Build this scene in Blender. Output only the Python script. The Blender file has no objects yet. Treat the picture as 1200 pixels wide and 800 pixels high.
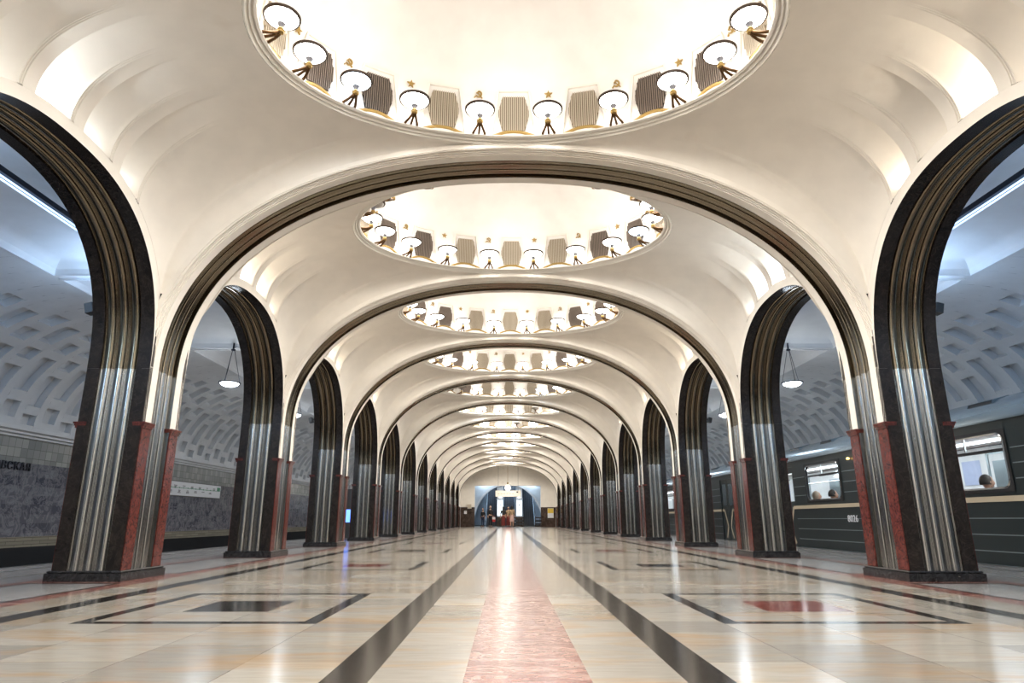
import bpy, math, random
from mathutils import Vector, Matrix
random.seed(7)
PI = math.pi
sc = bpy.context.scene
C = sc.collection
U = 0.65                      # metres per survey unit
P = 4.615                     # bay length
BOWL, DOME_W = 10., 42.
PIER0 = 7.90                  # centre of first pier pair in front of the viewer
BAY0 = PIER0 - P / 2          # centre of nearest bay
NB = 12                       # pier pairs in front of the viewer
XF, XB = 4.31, 5.05           # hall face / platform face of the piers
XC = (XF + XB) / 2
ZS = 2.37                     # springing of the arcade arches
AR, BR, AN = 1.88, 1.875, 2.35
EDGE = 7.15                   # platform edge
WALLX = 10.25

# ------------------------------------------------------------------ materials
def mat(name):
    m = bpy.data.materials.new(name); m.use_nodes = True
    nt = m.node_tree; b = nt.nodes['Principled BSDF']
    return m, nt, b
def setp(b, **k):
    for a, v in k.items():
        b.inputs[a.replace('_', ' ')].default_value = v
def simple(name, col, rough=.5, metal=0., spec=.5, emit=None, es=0.):
    m, nt, b = mat(name)
    b.inputs['Base Color'].default_value = (*col, 1); b.inputs['Roughness'].default_value = rough
    b.inputs['Metallic'].default_value = metal; b.inputs['Specular IOR Level'].default_value = spec
    if emit: b.inputs['Emission Color'].default_value = (*emit, 1); b.inputs['Emission Strength'].default_value = es
    return m
def tex(nt, kind, scale=None, **k):
    n = nt.nodes.new(kind)
    if scale is not None: n.inputs['Scale'].default_value = scale
    for a, v in k.items(): n.inputs[a.replace('_', ' ')].default_value = v
    return n
def objco(nt, sx=1, sy=1, sz=1):
    t = nt.nodes.new('ShaderNodeTexCoord'); mp = nt.nodes.new('ShaderNodeMapping')
    mp.inputs['Scale'].default_value = (sx, sy, sz)
    nt.links.new(t.outputs['Object'], mp.inputs['Vector']); return mp.outputs['Vector']
def ramp(nt, src, stops):
    r = nt.nodes.new('ShaderNodeValToRGB'); e = r.color_ramp.elements
    while len(e) < len(stops): e.new(.5)
    for i, (p, c) in enumerate(stops):
        e[i].position = p; e[i].color = (*c, 1)
    nt.links.new(src, r.inputs['Fac']); return r.outputs['Color']
def mixc(nt, fac, a, b, mode='MIX'):
    n = nt.nodes.new('ShaderNodeMix'); n.data_type = 'RGBA'; n.blend_type = mode
    for s, v in ((0, fac), (6, a), (7, b)):
        if hasattr(v, 'is_linked') or hasattr(v, 'links'): nt.links.new(v, n.inputs[s])
        else: n.inputs[s].default_value = v if s == 0 else (*v, 1)
    return n.outputs[2]
def bump(nt, b, h, strength=.1, dist=.01):
    n = nt.nodes.new('ShaderNodeBump'); n.inputs['Strength'].default_value = strength
    n.inputs['Distance'].default_value = dist
    nt.links.new(h, n.inputs['Height']); nt.links.new(n.outputs['Normal'], b.inputs['Normal'])

def plaster(name, col, stain=(.42, .30, .17), amt=.5, rough=.75):
    m, nt, b = mat(name); v = objco(nt)
    n1 = tex(nt, 'ShaderNodeTexNoise', 1.1, Detail=5., Roughness=.6); nt.links.new(v, n1.inputs['Vector'])
    f = ramp(nt, n1.outputs['Fac'], [(.60, (0, 0, 0)), (.80, (amt, amt, amt))])
    n2 = tex(nt, 'ShaderNodeTexNoise', 3., Detail=3.); nt.links.new(v, n2.inputs['Vector'])
    c0 = ramp(nt, n2.outputs['Fac'], [(.3, tuple(x * .93 for x in col)), (.7, col)])
    nt.links.new(mixc(nt, f, c0, stain), b.inputs['Base Color'])
    b.inputs['Roughness'].default_value = rough
    n3 = tex(nt, 'ShaderNodeTexNoise', 60., Detail=2.); nt.links.new(v, n3.inputs['Vector'])
    bump(nt, b, n3.outputs['Fac'], .05, .004)
    return m
M = {}
M['plaster'] = plaster('hall_plaster', (.84, .80, .73), amt=.25)
M['dome'] = plaster('dome_plaster', (.84, .81, .77), amt=.05)
M['aisle'] = plaster('aisle_plaster', (.72, .73, .74), amt=.1)
M['mould'] = plaster('moulding_plaster', (.82, .79, .72), amt=.1)

def marble(name, c1, c2, vein, scale=3., vamt=.5, rough=.12, stretch=(1, 1, 1), vw=.03, spec=.5):
    m, nt, b = mat(name); v = objco(nt, *stretch)
    n1 = tex(nt, 'ShaderNodeTexNoise', scale, Detail=6., Roughness=.65, Distortion=.6); nt.links.new(v, n1.inputs['Vector'])
    c = ramp(nt, n1.outputs['Fac'], [(.35, c1), (.65, c2)])
    n2 = tex(nt, 'ShaderNodeTexNoise', scale * .9, Detail=8., Roughness=.6, Distortion=1.5); nt.links.new(v, n2.inputs['Vector'])
    f = ramp(nt, n2.outputs['Fac'], [(.5 - vw, (0, 0, 0)), (.5, (vamt,) * 3), (.5 + vw, (0, 0, 0))])
    nt.links.new(mixc(nt, f, c, vein), b.inputs['Base Color'])
    b.inputs['Roughness'].default_value = rough; b.inputs['Specular IOR Level'].default_value = spec
    return m
M['dark_stone'] = marble('dark_diorite', (.012, .010, .009), (.024, .019, .016), (.07, .055, .05), 8, .3, .26, spec=.35)
M['plinth'] = marble('black_plinth_stone', (.012, .012, .013), (.03, .03, .032), (.08, .08, .08), 9, .3, .2)
M['red'] = marble('red_rhodonite', (.085, .020, .015), (.15, .036, .028), (.02, .01, .01), 14, .8, .2, vw=.05)
M['floor_black'] = marble('floor_black_marble', (.012, .011, .010), (.035, .031, .027), (.12, .11, .10), 9, .25, .15, spec=.28)
M['floor_red'] = marble('floor_red_marble', (.14, .036, .025), (.21, .075, .056), (.42, .32, .27), 3.2, .75, .2, (1, 2.2, 1), .04, spec=.25)
M['floor_tile_red'] = marble('inlay_red_marble', (.11, .018, .014), (.17, .034, .028), (.62, .42, .35), 4, .6, .14, (1, 3, 1), .03, spec=.35)

def slab_floor(name, cols, bw=.60, bh=.42, warm=.5):
    m, nt, b = mat(name); v = objco(nt)
    br = nt.nodes.new('ShaderNodeTexBrick'); ab = nt.nodes.new('ShaderNodeVectorMath'); ab.operation = 'ABSOLUTE'; sh = nt.nodes.new('ShaderNodeVectorMath'); sh.inputs[1].default_value = (-.12, 0, 0); nt.links.new(v, ab.inputs[0]); nt.links.new(ab.outputs[0], sh.inputs[0]); nt.links.new(sh.outputs[0], br.inputs['Vector'])
    br.offset = .0; br.inputs['Scale'].default_value = 1; br.inputs['Brick Width'].default_value = bw
    br.inputs['Row Height'].default_value = bh; br.inputs['Mortar Size'].default_value = .0022
    br.inputs['Mortar Smooth'].default_value = .1; br.inputs['Bias'].default_value = 0
    br.inputs['Color1'].default_value = (*cols[0], 1); br.inputs['Color2'].default_value = (*cols[1], 1)
    br.inputs['Mortar'].default_value = (.19, .15, .11, 1)
    v2 = objco(nt, .8, 2.2, 1)
    n = tex(nt, 'ShaderNodeTexNoise', 1.3, Detail=4., Roughness=.55, Distortion=.8); nt.links.new(v2, n.inputs['Vector'])
    f = ramp(nt, n.outputs['Fac'], [(.48, (0, 0, 0)), (.70, (warm,) * 3)])
    c = mixc(nt, f, br.outputs['Color'], cols[2])
    v3 = objco(nt, 2, 14, 1)
    n3 = tex(nt, 'ShaderNodeTexNoise', 2.5, Detail=5.); nt.links.new(v3, n3.inputs['Vector'])
    c2 = mixc(nt, .35, c, ramp(nt, n3.outputs['Fac'], [(.3, (.55, .52, .48)), (.7, (1, 1, 1))]), 'MULTIPLY')
    nt.links.new(c2, b.inputs['Base Color'])
    b.inputs['Roughness'].default_value = .17; b.inputs['Specular IOR Level'].default_value = .24
    n4 = tex(nt, 'ShaderNodeTexNoise', 7., Detail=2.); nt.links.new(v, n4.inputs['Vector'])
    bump(nt, b, n4.outputs['Fac'], .035, .01)
    return m
M['floor_cream'] = slab_floor('floor_cream_marble', ((.25, .24, .215), (.40, .38, .335), (.37, .235, .11)), warm=.65)
M['floor_grey'] = slab_floor('platform_grey_marble', ((.25, .25, .25), (.34, .34, .34), (.24, .2, .17)), .9, .6, .2)
M['floor_dark'] = simple('platform_edge_stone', (.05, .05, .055), .4)

def steel(name, col=(.60, .60, .58), rough=.2, bmp=.12):
    m, nt, b = mat(name)
    b.inputs['Metallic'].default_value = 1; b.inputs['Base Color'].default_value = (*col, 1)
    v = objco(nt, 60, 60, 2.5)
    n = tex(nt, 'ShaderNodeTexNoise', 1., Detail=3., Roughness=.6); nt.links.new(v, n.inputs['Vector'])
    r = nt.nodes.new('ShaderNodeMapRange'); r.inputs['To Min'].default_value = rough * .6; r.inputs['To Max'].default_value = rough * 1.5
    nt.links.new(n.outputs['Fac'], r.inputs['Value']); nt.links.new(r.outputs['Result'], b.inputs['Roughness'])
    bump(nt, b, n.outputs['Fac'], bmp, .003)
    return m
M['steel'] = steel('fluted_stainless_steel', (.42, .42, .41), .17)
M['steel_arch'] = steel('arch_steel_shaded', (.21, .18, .135), .17, .03)  # darker brown copy of the steel: tarnish with shade and reflection in the colour
M['bronze'] = simple('dark_bronze', (.15, .085, .04), .35, .9)
M['gilt'] = simple('gilded_relief', (.40, .27, .09), .4, .6)
M['rim'] = simple('bowl_rim_bronze', (.045, .028, .018), .5, .0, .3)
M['socket'] = simple('grey_socket_metal', (.16, .16, .18), .35, .3)
M['bowl'] = simple('frosted_lamp_glass', (.95, .93, .9), .4, emit=(1., .95, .89), es=BOWL)
M['bowl_cool'] = simple('cool_lamp_glass', (.95, .95, 1), .4, emit=(.72, .86, 1.), es=BOWL)
M['bowl_in'] = simple('lamp_bowl_inside', (.95, .93, .9), .4, emit=(1., .93, .85), es=3.)
M['bowl_far'] = simple('far_lamp_glass', (.95, .93, .9), .4, emit=(1., .95, .89), es=28)
M['bowl_off'] = simple('unlit_lamp_glass', (.30, .27, .24), .3)
M['vent_tan'] = simple('vent_slats_plaster', (.55, .48, .38), .6)
M['vent_back'] = simple('vent_back_panel', (.22, .18, .12), .8)
M['vent_dark'] = simple('vent_cavity_shade', (.020, .015, .011), .9)  # dark panel painted in place of the shade inside open vents
M['vent_slat_dark'] = simple('dark_vent_slats', (.20, .16, .13), .7)  # darker brown slats used on the open vents

# station wall marble by height
def trackwall():
    m, nt, b = mat('track_wall_stone')
    t = nt.nodes.new('ShaderNodeTexCoord'); sp = nt.nodes.new('ShaderNodeSeparateXYZ'); nt.links.new(t.outputs['Object'], sp.inputs[0])
    cb = nt.nodes.new('ShaderNodeCombineXYZ'); nt.links.new(sp.outputs['Y'], cb.inputs['X']); nt.links.new(sp.outputs['Z'], cb.inputs['Y'])
    def brick(w, h, c1, c2, mo, ms=.006, off=0.):
        br = nt.nodes.new('ShaderNodeTexBrick'); nt.links.new(cb.outputs[0], br.inputs['Vector']); br.offset = off
        br.inputs['Scale'].default_value = 1; br.inputs['Brick Width'].default_value = w; br.inputs['Row Height'].default_value = h
        br.inputs['Mortar Size'].default_value = ms; br.inputs['Color1'].default_value = (*c1, 1)
        br.inputs['Color2'].default_value = (*c2, 1); br.inputs['Mortar'].default_value = (*mo, 1); return br.outputs['Color']
    up = brick(.19, .19, (.36, .37, .35), (.22, .23, .23), (.12, .12, .12), .005)
    mid = brick(.42, .19, (.055, .06, .08), (.15, .155, .18), (.08, .08, .09), .003, .4)
    low = brick(.5, .07, (.26, .24, .19), (.19, .18, .14), (.08, .08, .07), .005, .5)
    n = tex(nt, 'ShaderNodeTexNoise', 3.2, Detail=7., Roughness=.65, Distortion=2.); nt.links.new(t.outputs['Object'], n.inputs['Vector'])
    f = ramp(nt, n.outputs['Fac'], [(.47, (0, 0, 0)), (.53, (.45,) * 3), (.62, (0, 0, 0))])
    mid = mixc(nt, f, mid, (.34, .34, .38))
    def step(z):
        q = nt.nodes.new('ShaderNodeMath'); q.operation = 'GREATER_THAN'; q.inputs[1].default_value = z
        nt.links.new(sp.outputs['Z'], q.inputs[0]); return q.outputs[0]
    c = mixc(nt, step(.09), (.025, .027, .03), low)
    c = mixc(nt, step(.30), c, mid)
    c = mixc(nt, step(1.80), c, up)
    nt.links.new(c, b.inputs['Base Color']); b.inputs['Roughness'].default_value = .16
    return m
M['trackwall'] = trackwall()
M['endstone'] = marble('end_wall_dark_marble', (.020, .013, .010), (.07, .045, .035), (.15, .11, .09), 2.5, .4, .25)
M['rail'] = simple('rail_steel', (.3, .28, .26), .35, 1.)
M['ballast'] = simple('dark_track_bed', (.018, .018, .02), .9)
M['train'] = simple('train_dark_green_paint', (.020, .028, .030), .28)
M['train_rib'] = simple('train_rib_metal', (.30, .36, .38), .3, .6)
M['train_roof'] = simple('train_roof_paint', (.30, .38, .44), .22, .7)
M['beige'] = simple('train_beige_stripe', (.50, .42, .30), .45)
M['black'] = simple('black_rubber_and_shade', (.008, .008, .009), .6)
M['white_panel'] = simple('train_interior_panel', (.78, .80, .80), .4)
M['train_lamp'] = simple('train_interior_lamp', (1, 1, 1), .4, emit=(.86, .94, 1.), es=6.)
M['seat'] = simple('brown_seat_vinyl', (.16, .06, .03), .5)
M['chrome'] = simple('chrome', (.6, .62, .64), .15, 1.)
M['poster'] = simple('blue_white_poster', (.45, .52, .72), .5)
def glass():
    m = bpy.data.materials.new('window_glass'); m.use_nodes = True; nt = m.node_tree; nt.nodes.clear()
    o = nt.nodes.new('ShaderNodeOutputMaterial'); a = nt.nodes.new('ShaderNodeBsdfTransparent'); g = nt.nodes.new('ShaderNodeBsdfGlossy')
    g.inputs['Roughness'].default_value = .03; x = nt.nodes.new('ShaderNodeMixShader'); x.inputs[0].default_value = .1
    a.inputs['Color'].default_value = (.9, .94, .95, 1)
    nt.links.new(a.outputs[0], x.inputs[1]); nt.links.new(g.outputs[0], x.inputs[2]); nt.links.new(x.outputs[0], o.inputs[0]); return m
M['glass'] = glass()
M['amber'] = simple('amber_marker_lamp', (1, .6, .2), .4, emit=(1, .5, .12), es=5)
M['cool_tube'] = simple('cool_tube_lamp', (1, 1, 1), .4, emit=(.45, .66, 1.), es=1.3)
M['pendant_glass'] = simple('pendant_opal_glass', (1, 1, 1), .4, emit=(.85, .93, 1.), es=11)
M['iron'] = simple('dark_iron', (.03, .035, .05), .4, .7)
M['gunmetal'] = simple('gunmetal_box', (.07, .07, .07), .45, .3)
M['white'] = simple('white_enamel', (.75, .77, .80), .35)
M['ink'] = simple('dark_ink', (.03, .03, .04), .6)
M['green'] = simple('green_line_enamel', (.02, .22, .10), .4)
M['blue_screen'] = simple('blue_lit_screen', (.1, .2, 1), .4, emit=(.12, .28, 1.), es=2)
M['lit_white'] = simple('lit_white_panel', (.9, .95, 1), .4, emit=(.80, .92, 1.), es=.8)
M['globe'] = simple('white_lamp_globe', (1, 1, 1), .4, emit=(1., .96, .88), es=1.3)
M['tunnel'] = simple('escalator_hall_plaster', (.62, .68, .74), .6)
M['tread'] = simple('escalator_tread', (.05, .055, .065), .45, .4)
M['yellow'] = simple('yellow_poster', (.75, .55, .08), .5)
M['cream_sign'] = simple('cream_sign_board', (.74, .69, .60), .5)
M['skin'] = simple('skin', (.55, .33, .23), .5)
M['hair_dark'] = simple('dark_hair', (.012, .008, .006), .6)
M['hair_light'] = simple('light_hair', (.45, .36, .26), .6)
for n, c in dict(black_cloth=(.012, .012, .014), maroon=(.13, .018, .016), tan=(.34, .24, .14), pink=(.55, .36, .32), navy=(.02, .03, .07),
                 white_cloth=(.6, .6, .6), red_cloth=(.4, .03, .03), blue_cloth=(.06, .16, .5), grey_cloth=(.15, .15, .16)).items():
    M[n] = simple('cloth_' + n, c, .85)

# ------------------------------------------------------------------ mesh builder
class MB:
    def __init__(s): s.v, s.f, s.m, s.sm = [], [], [], []; s.mats = []
    def mi(s, m):
        if m not in s.mats: s.mats.append(m)
        return s.mats.index(m)
    def add(s, vs, fs, m, smooth=False):
        b = len(s.v); s.v += [tuple(x) for x in vs]; k = s.mi(m)
        for f in fs: s.f.append([b + i for i in f]); s.m.append(k); s.sm.append(smooth)
        return s
    def quad(s, a, b, c, d, m): return s.add([a, b, c, d], [(0, 1, 2, 3)], m)
    def box(s, x0, x1, y0, y1, z0, z1, m, ch=0.):
        if ch <= 0:
            vs = [(x, y, z) for z in (z0, z1) for y in (y0, y1) for x in (x0, x1)]
            return s.add(vs, [(0, 2, 3, 1), (4, 5, 7, 6), (0, 1, 5, 4), (2, 6, 7, 3), (0, 4, 6, 2), (1, 3, 7, 5)], m)
        rings = []
        for z, q in ((z0, ch), (z0 + ch, 0), (z1 - ch, 0), (z1, ch)):
            rings.append([(x0 + q, y0 + q, z), (x1 - q, y0 + q, z), (x1 - q, y1 - q, z), (x0 + q, y1 - q, z)])
        s.grid(rings, m, cv=True)
        b = len(s.v); s.add(rings[0] + rings[3], [(3, 2, 1, 0), (4, 5, 6, 7)], m); return s
    def grid(s, R, m, smooth=False, cu=False, cv=False):
        nu, nv = len(R), len(R[0]); vs = [p for r in R for p in r]; fs = []
        for i in range(nu if cu else nu - 1):
            for j in range(nv if cv else nv - 1):
                a = i * nv + j; b = i * nv + (j + 1) % nv; c = ((i + 1) % nu) * nv + (j + 1) % nv; d = ((i + 1) % nu) * nv + j
                fs.append((a, b, c, d))
        return s.add(vs, fs, m, smooth)
    def lathe(s, prof, m, n=20, origin=(0, 0, 0), smooth=True, sx=1, sy=1):
        o = origin
        R = [[(o[0] + r * sx * math.cos(2 * PI * j / n), o[1] + r * sy * math.sin(2 * PI * j / n), o[2] + z) for j in range(n)] for r, z in prof]
        return s.grid(R, m, smooth, cv=True)
    def tube(s, pts, r, m, n=8, smooth=True, cap=True):
        pts = [Vector(p) for p in pts]; R = []
        rr = r if isinstance(r, (list, tuple)) else [r] * len(pts)
        for i, p in enumerate(pts):
            t = (pts[min(i + 1, len(pts) - 1)] - pts[max(i - 1, 0)]).normalized()
            a = Vector((0, 0, 1)) if abs(t.z) < .9 else Vector((1, 0, 0))
            u = t.cross(a).normalized(); w = t.cross(u)
            R.append([p + (u * math.cos(2 * PI * j / n) + w * math.sin(2 * PI * j / n)) * rr[i] for j in range(n)])
        s.grid(R, m, smooth, cv=True)
        if cap: s.add(R[0], [tuple(range(n))], m); s.add(R[-1], [tuple(reversed(range(n)))], m)
        return s
    def build(s, name, parent=None, sharp=35, link=True):
        me = bpy.data.meshes.new(name); me.from_pydata(s.v, [], s.f)
        for m in s.mats: me.materials.append(M[m])
        me.polygons.foreach_set('material_index', s.m); me.polygons.foreach_set('use_smooth', s.sm)
        if any(s.sm): me.set_sharp_from_angle(angle=math.radians(sharp))
        me.update(); o = bpy.data.objects.new(name, me)
        C.objects.link(o)
        if parent: o.parent = parent
        return o
KIDS = {}
def build(mb, name, parent=None, **k):
    o = mb.build(name, parent, **k)
    if parent is not None: KIDS.setdefault(parent.as_pointer(), []).append(o)
    return o
def empty(name, loc=(0, 0, 0), rz=0):
    o = bpy.data.objects.new(name, None); o.empty_display_size = .1; C.objects.link(o)
    o.location = loc; o.rotation_euler = (0, 0, rz); return o
def adopt(o, parent):
    o.parent = parent; KIDS.setdefault(parent.as_pointer(), []).append(o); return o
def copy_tree(o, parent=None):
    c = o.copy(); C.objects.link(c)
    if parent is not None: adopt(c, parent)
    for ch in list(KIDS.get(o.as_pointer(), [])): copy_tree(ch, c)
    return c
def tag(o, label=None, cat=None, group=None, kind=None):
    for k, v in (('label', label), ('category', cat), ('group', group), ('kind', kind)):
        if v: o[k] = v
    return o
ORD = ['first', 'second', 'third', 'fourth', 'fifth', 'sixth', 'seventh', 'eighth', 'ninth', 'tenth', 'eleventh', 'twelfth', 'thirteenth', 'fourteenth', 'fifteenth', 'sixteenth', 'seventeenth', 'eighteenth']
def lights(name, kind, loc, energy, col, **k):
    l = bpy.data.lights.new(name, kind); l.energy = energy; l.color = col
    for a, v in k.items(): setattr(l, a, v)
    o = bpy.data.objects.new(name, l); C.objects.link(o); o.location = loc; return o

# ------------------------------------------------------------------ curves
def sup(a, b, n, N, off=0.):
    """upper half superellipse: list of (s, z, normal_s, normal_z), normals outward"""
    pts = []
    for i in range(N + 1):
        t = PI * i / N; c, s_ = math.cos(t), math.sin(t)
        pts.append((a * math.copysign(abs(c) ** (2 / n), c), b * max(s_, 0) ** (2 / n)))
    # resample by arc length for even steps
    L = [0]
    for i in range(1, len(pts)): L.append(L[-1] + math.dist(pts[i], pts[i - 1]))
    out = []; j = 0
    for i in range(N + 1):
        d = L[-1] * i / N
        while j < len(L) - 2 and L[j + 1] < d: j += 1
        q = (d - L[j]) / max(L[j + 1] - L[j], 1e-9); q = min(max(q, 0), 1)
        out.append((pts[j][0] + (pts[j + 1][0] - pts[j][0]) * q, pts[j][1] + (pts[j + 1][1] - pts[j][1]) * q))
    res = []
    for i, p in enumerate(out):
        nx = (abs(p[0]) / a) ** (n - 1) * math.copysign(1, p[0]) / a; nz = (p[1] / b) ** (n - 1) / b
        l = math.hypot(nx, nz) or 1; nx, nz = nx / l, nz / l
        res.append((p[0] + nx * off, p[1] + nz * off, nx, nz))
    return res
def flute_profile(w, n=3, d=.035, base=.03):
    """(position across, depth recessed into the wall)"""
    pr = [(-w / 2, 0), (-w / 2, base)]; g = w / n; e = g * .17; br = g * .038
    def bead(c, r):
        return [(c - r * math.cos(PI * i / 4), base + .004 - 1.3 * r * math.sin(PI * i / 4)) for i in range(5)]
    for k in range(n):
        c = -w / 2 + g * (k + .5); r = g / 2 - e
        pr += bead(c - g / 2 + br * 1.2, br) + bead(c - r - br * 1.3, br)
        for i in range(11):
            a = PI * i / 10
            pr.append((c - r * math.cos(a), base + .004 - d * math.sin(a) ** .8))
        pr += bead(c + r + br * 1.3, br) + bead(c + g / 2 - br * 1.2, br)
    pr += [(w / 2, base), (w / 2, 0)]
    return pr
HX = XC - XF     # half depth of pier  .37
HY = .425        # half length of pier
SJ = (-.21, .225)  # steel on the jamb, local x range (hall side is -x)
SF = .225        # half width of steel on the faces
ZCAP = 1.74
PJ = [((SJ[0] + SJ[1]) / 2 + a, d) for a, d in flute_profile(SJ[1] - SJ[0])]
PF = flute_profile(2 * SF - .02, 3, .042, .062)

# ------------------------------------------------------------------ pier
def make_pier():
    e = empty('pier')
    b = MB(); b.box(-.42, .42, -.47, .47, 0, .085, 'plinth'); b.box(-.405, .405, -.455, .455, .085, .11, 'plinth', .008); build(b, 'plinth', e)
    b = MB(); z0, z1 = .11, ZS
    for sy in (-1, 1):
        yo, yi = sy * HY, sy * (HY - .07)
        for x0, x1 in ((-HX, SJ[0]), (SJ[1], HX)):
            b.box(x0, x1, min(yo, yi), max(yo, yi), z0, z1, 'dark_stone')
    b.box(-.30, .30, -.35, .35, z0, z1, 'dark_stone')
    build(b, 'stone_casing', e)
    for sy in (-1, 1):
        b = MB(); b.grid([[(x, sy * (HY - d), z) for x, d in PJ] for z in (z0, z1)], 'steel', True); build(b, 'fluted_steel_jamb', e, sharp=50)
    for sx in (-1, 1):
        b = MB(); b.grid([[(sx * (HX - d), y, z) for y, d in PF] for z in (z0, ZS + .03)], 'steel', True); build(b, 'fluted_steel_strip', e, sharp=50)
    for sx in (-1, 1):
        for sy in (-1, 1):
            y0, y1 = sorted((sy * SF, sy * (HY - .01)))
            xa, xb = sorted((sx * (HX - .1), sx * (HX + .012)))
            b = MB(); b.box(xa, xb, y0, y1, z0, ZCAP - .07, 'red', .004)
            r = build(b, 'red_marble_pilaster', e)
            b = MB()
            for k, (q, za, zb) in enumerate(((.012, .07, .045), (.022, .045, .02), (.032, .02, 0))):
                xa2, xb2 = sorted((sx * (HX - .1), sx * (HX + .012 + q)))
                b.box(xa2, xb2, y0 - q * .8, y1 + q * .8, ZCAP - za, ZCAP - zb, 'red')
            build(b, 'capital', r)
            xa, xb = sorted((sx * (HX - .1), sx * HX))
            b = MB(); b.box(xa, xb, y0, y1, ZCAP, ZS + .03, 'plaster'); build(b, 'plaster_strip', e)
    return e
protoP = make_pier()
first = True
for k in range(NB):
    for side, sn in ((-1, 'left'), (1, 'right')):
        o = protoP if first else copy_tree(protoP)
        first = False
        o.location = (side * XC, PIER0 + P * k, 0); o.rotation_euler = (0, 0, 0 if side > 0 else PI)
        w = ('nearest' if k == 0 else 'farthest' if k == NB - 1 else ORD[k])
        note = 'steel and red marble pier'
        q = 'train side' if side > 0 else 'empty track side'
        tag(o, f'{note}, {w} in the {sn} row on the {q}', 'pier', f'piers of the {sn} arcade')
# piers behind the viewer carry the vault that the near floor and steel mirror
for k in (-1, -2):
    for side in (-1, 1):
        o = copy_tree(protoP); o.name = 'pillar'
        o.location = (side * XC, PIER0 + P * k, 0); o.rotation_euler = (0, 0, 0 if side > 0 else PI); 
        for a in ('label', 'category', 'group'):
            if a in o: del o[a]
        o['kind'] = 'structure'

# ------------------------------------------------------------------ arcade arch (long direction)
NA = 48
def make_arcade():
    e = empty('arcade_arch')
    A = sup(AR, BR, AN, NA)
    for x0, x1, nm in ((-HX, SJ[0], 'stone_rim'), (SJ[1], HX, 'stone_rim')):
        b = MB()
        R = []
        for s, z, ns, nz in A:
            R.append([(x0, s, ZS + z), (x1, s, ZS + z), (x1, s + ns * .07, ZS + z + nz * .07), (x0, s + ns * .07, ZS + z + nz * .07)])
        b.grid(R, 'dark_stone', True, cv=True); build(b, nm, e)
    b = MB(); b.grid([[(x, s + ns * d, ZS + z + nz * d) for x, d in PJ] for s, z, ns, nz in A], 'steel_arch', True)
    build(b, 'fluted_steel_soffit', e, sharp=50)
    return e
protoA = make_arcade(); first = True
for k in range(-2, NB):
    for side, sn in ((-1, 'left'), (1, 'right')):
        o = protoA if first else copy_tree(protoA); first = False
        o.location = (side * XC, BAY0 + P * k, 0); o.rotation_euler = (0, 0, 0 if side > 0 else PI)
        if k < 0:
            o.name = 'pillar_arch'; o['kind'] = 'structure'
            for a in ('label', 'category', 'group'):
                if a in o: del o[a]
        else:
            w = 'nearest' if k == 0 else ('farthest' if k == NB - 1 else ORD[k])
            if 'kind' in o: del o['kind']
            o.name = 'arcade_arch'
            tag(o, f'dark stone and steel arch of the {sn} arcade, {w} one along it', 'arch', f'arches of the {sn} arcade')

# ------------------------------------------------------------------ transverse arch
TA, TN = XF, 2.18
TB = 5.25 - (ZS + .03)
TZ = ZS + .03
BAND = HY + .03
def make_transverse():
    e = empty('transverse_arch')
    A = sup(TA, TB, TN, 96)
    b = MB()
    for sy in (-1, 1):
        prof = [(SF, .09), (SF, 0), (HY - .07, 0), (HY - .07, .012), (HY - .045, .012), (HY - .045, .024), (HY - .02, .024), (HY - .02, .036), (HY + .005, .036), (HY + .005, .05), (BAND, .05), (BAND, .12)]
        def lim(zz):
            t = max(0., min(1., (zz - ZS) / BR)); return P / 2 - AR * (1 - t ** AN) ** (1 / AN)
        b.grid([[(s + ns * d, sy * min(y, lim(TZ + z) - .003), TZ + z + nz * d) for y, d in prof] for s, z, ns, nz in A], 'plaster', True)
    build(b, 'plaster_band', e)
    b = MB(); b.grid([[(s + ns * d, y, TZ + z + nz * d) for y, d in PF] for s, z, ns, nz in A], 'steel_arch', True)
    build(b, 'fluted_steel_rib', e, sharp=50)
    b = MB(); b.grid([[(s + ns * d, y, TZ + z + nz * d) for y, d in ((-SF, .085), (SF, .085))] for s, z, ns, nz in A], 'dark_stone', True)
    build(b, 'dark_backing', e)
    return e
protoT = make_transverse(); first = True
for k in range(-2, NB):
    o = protoT if first else copy_tree(protoT); first = False
    o.location = (0, PIER0 + P * k, 0)
    if k < 0:
        o.name = 'ceiling_arch'; o['kind'] = 'structure'
        for a in ('label', 'category', 'group'):
            if a in o: del o[a]
    else:
        if 'kind' in o: del o['kind']
        o.name = 'transverse_arch'
        w = 'nearest and largest' if k == 0 else ('farthest and smallest' if k == NB - 1 else ORD[k] + ' from the front')
        tag(o, f'wide plaster arch with steel rib across the hall, {w}', 'arch', 'arches across the central hall')

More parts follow.
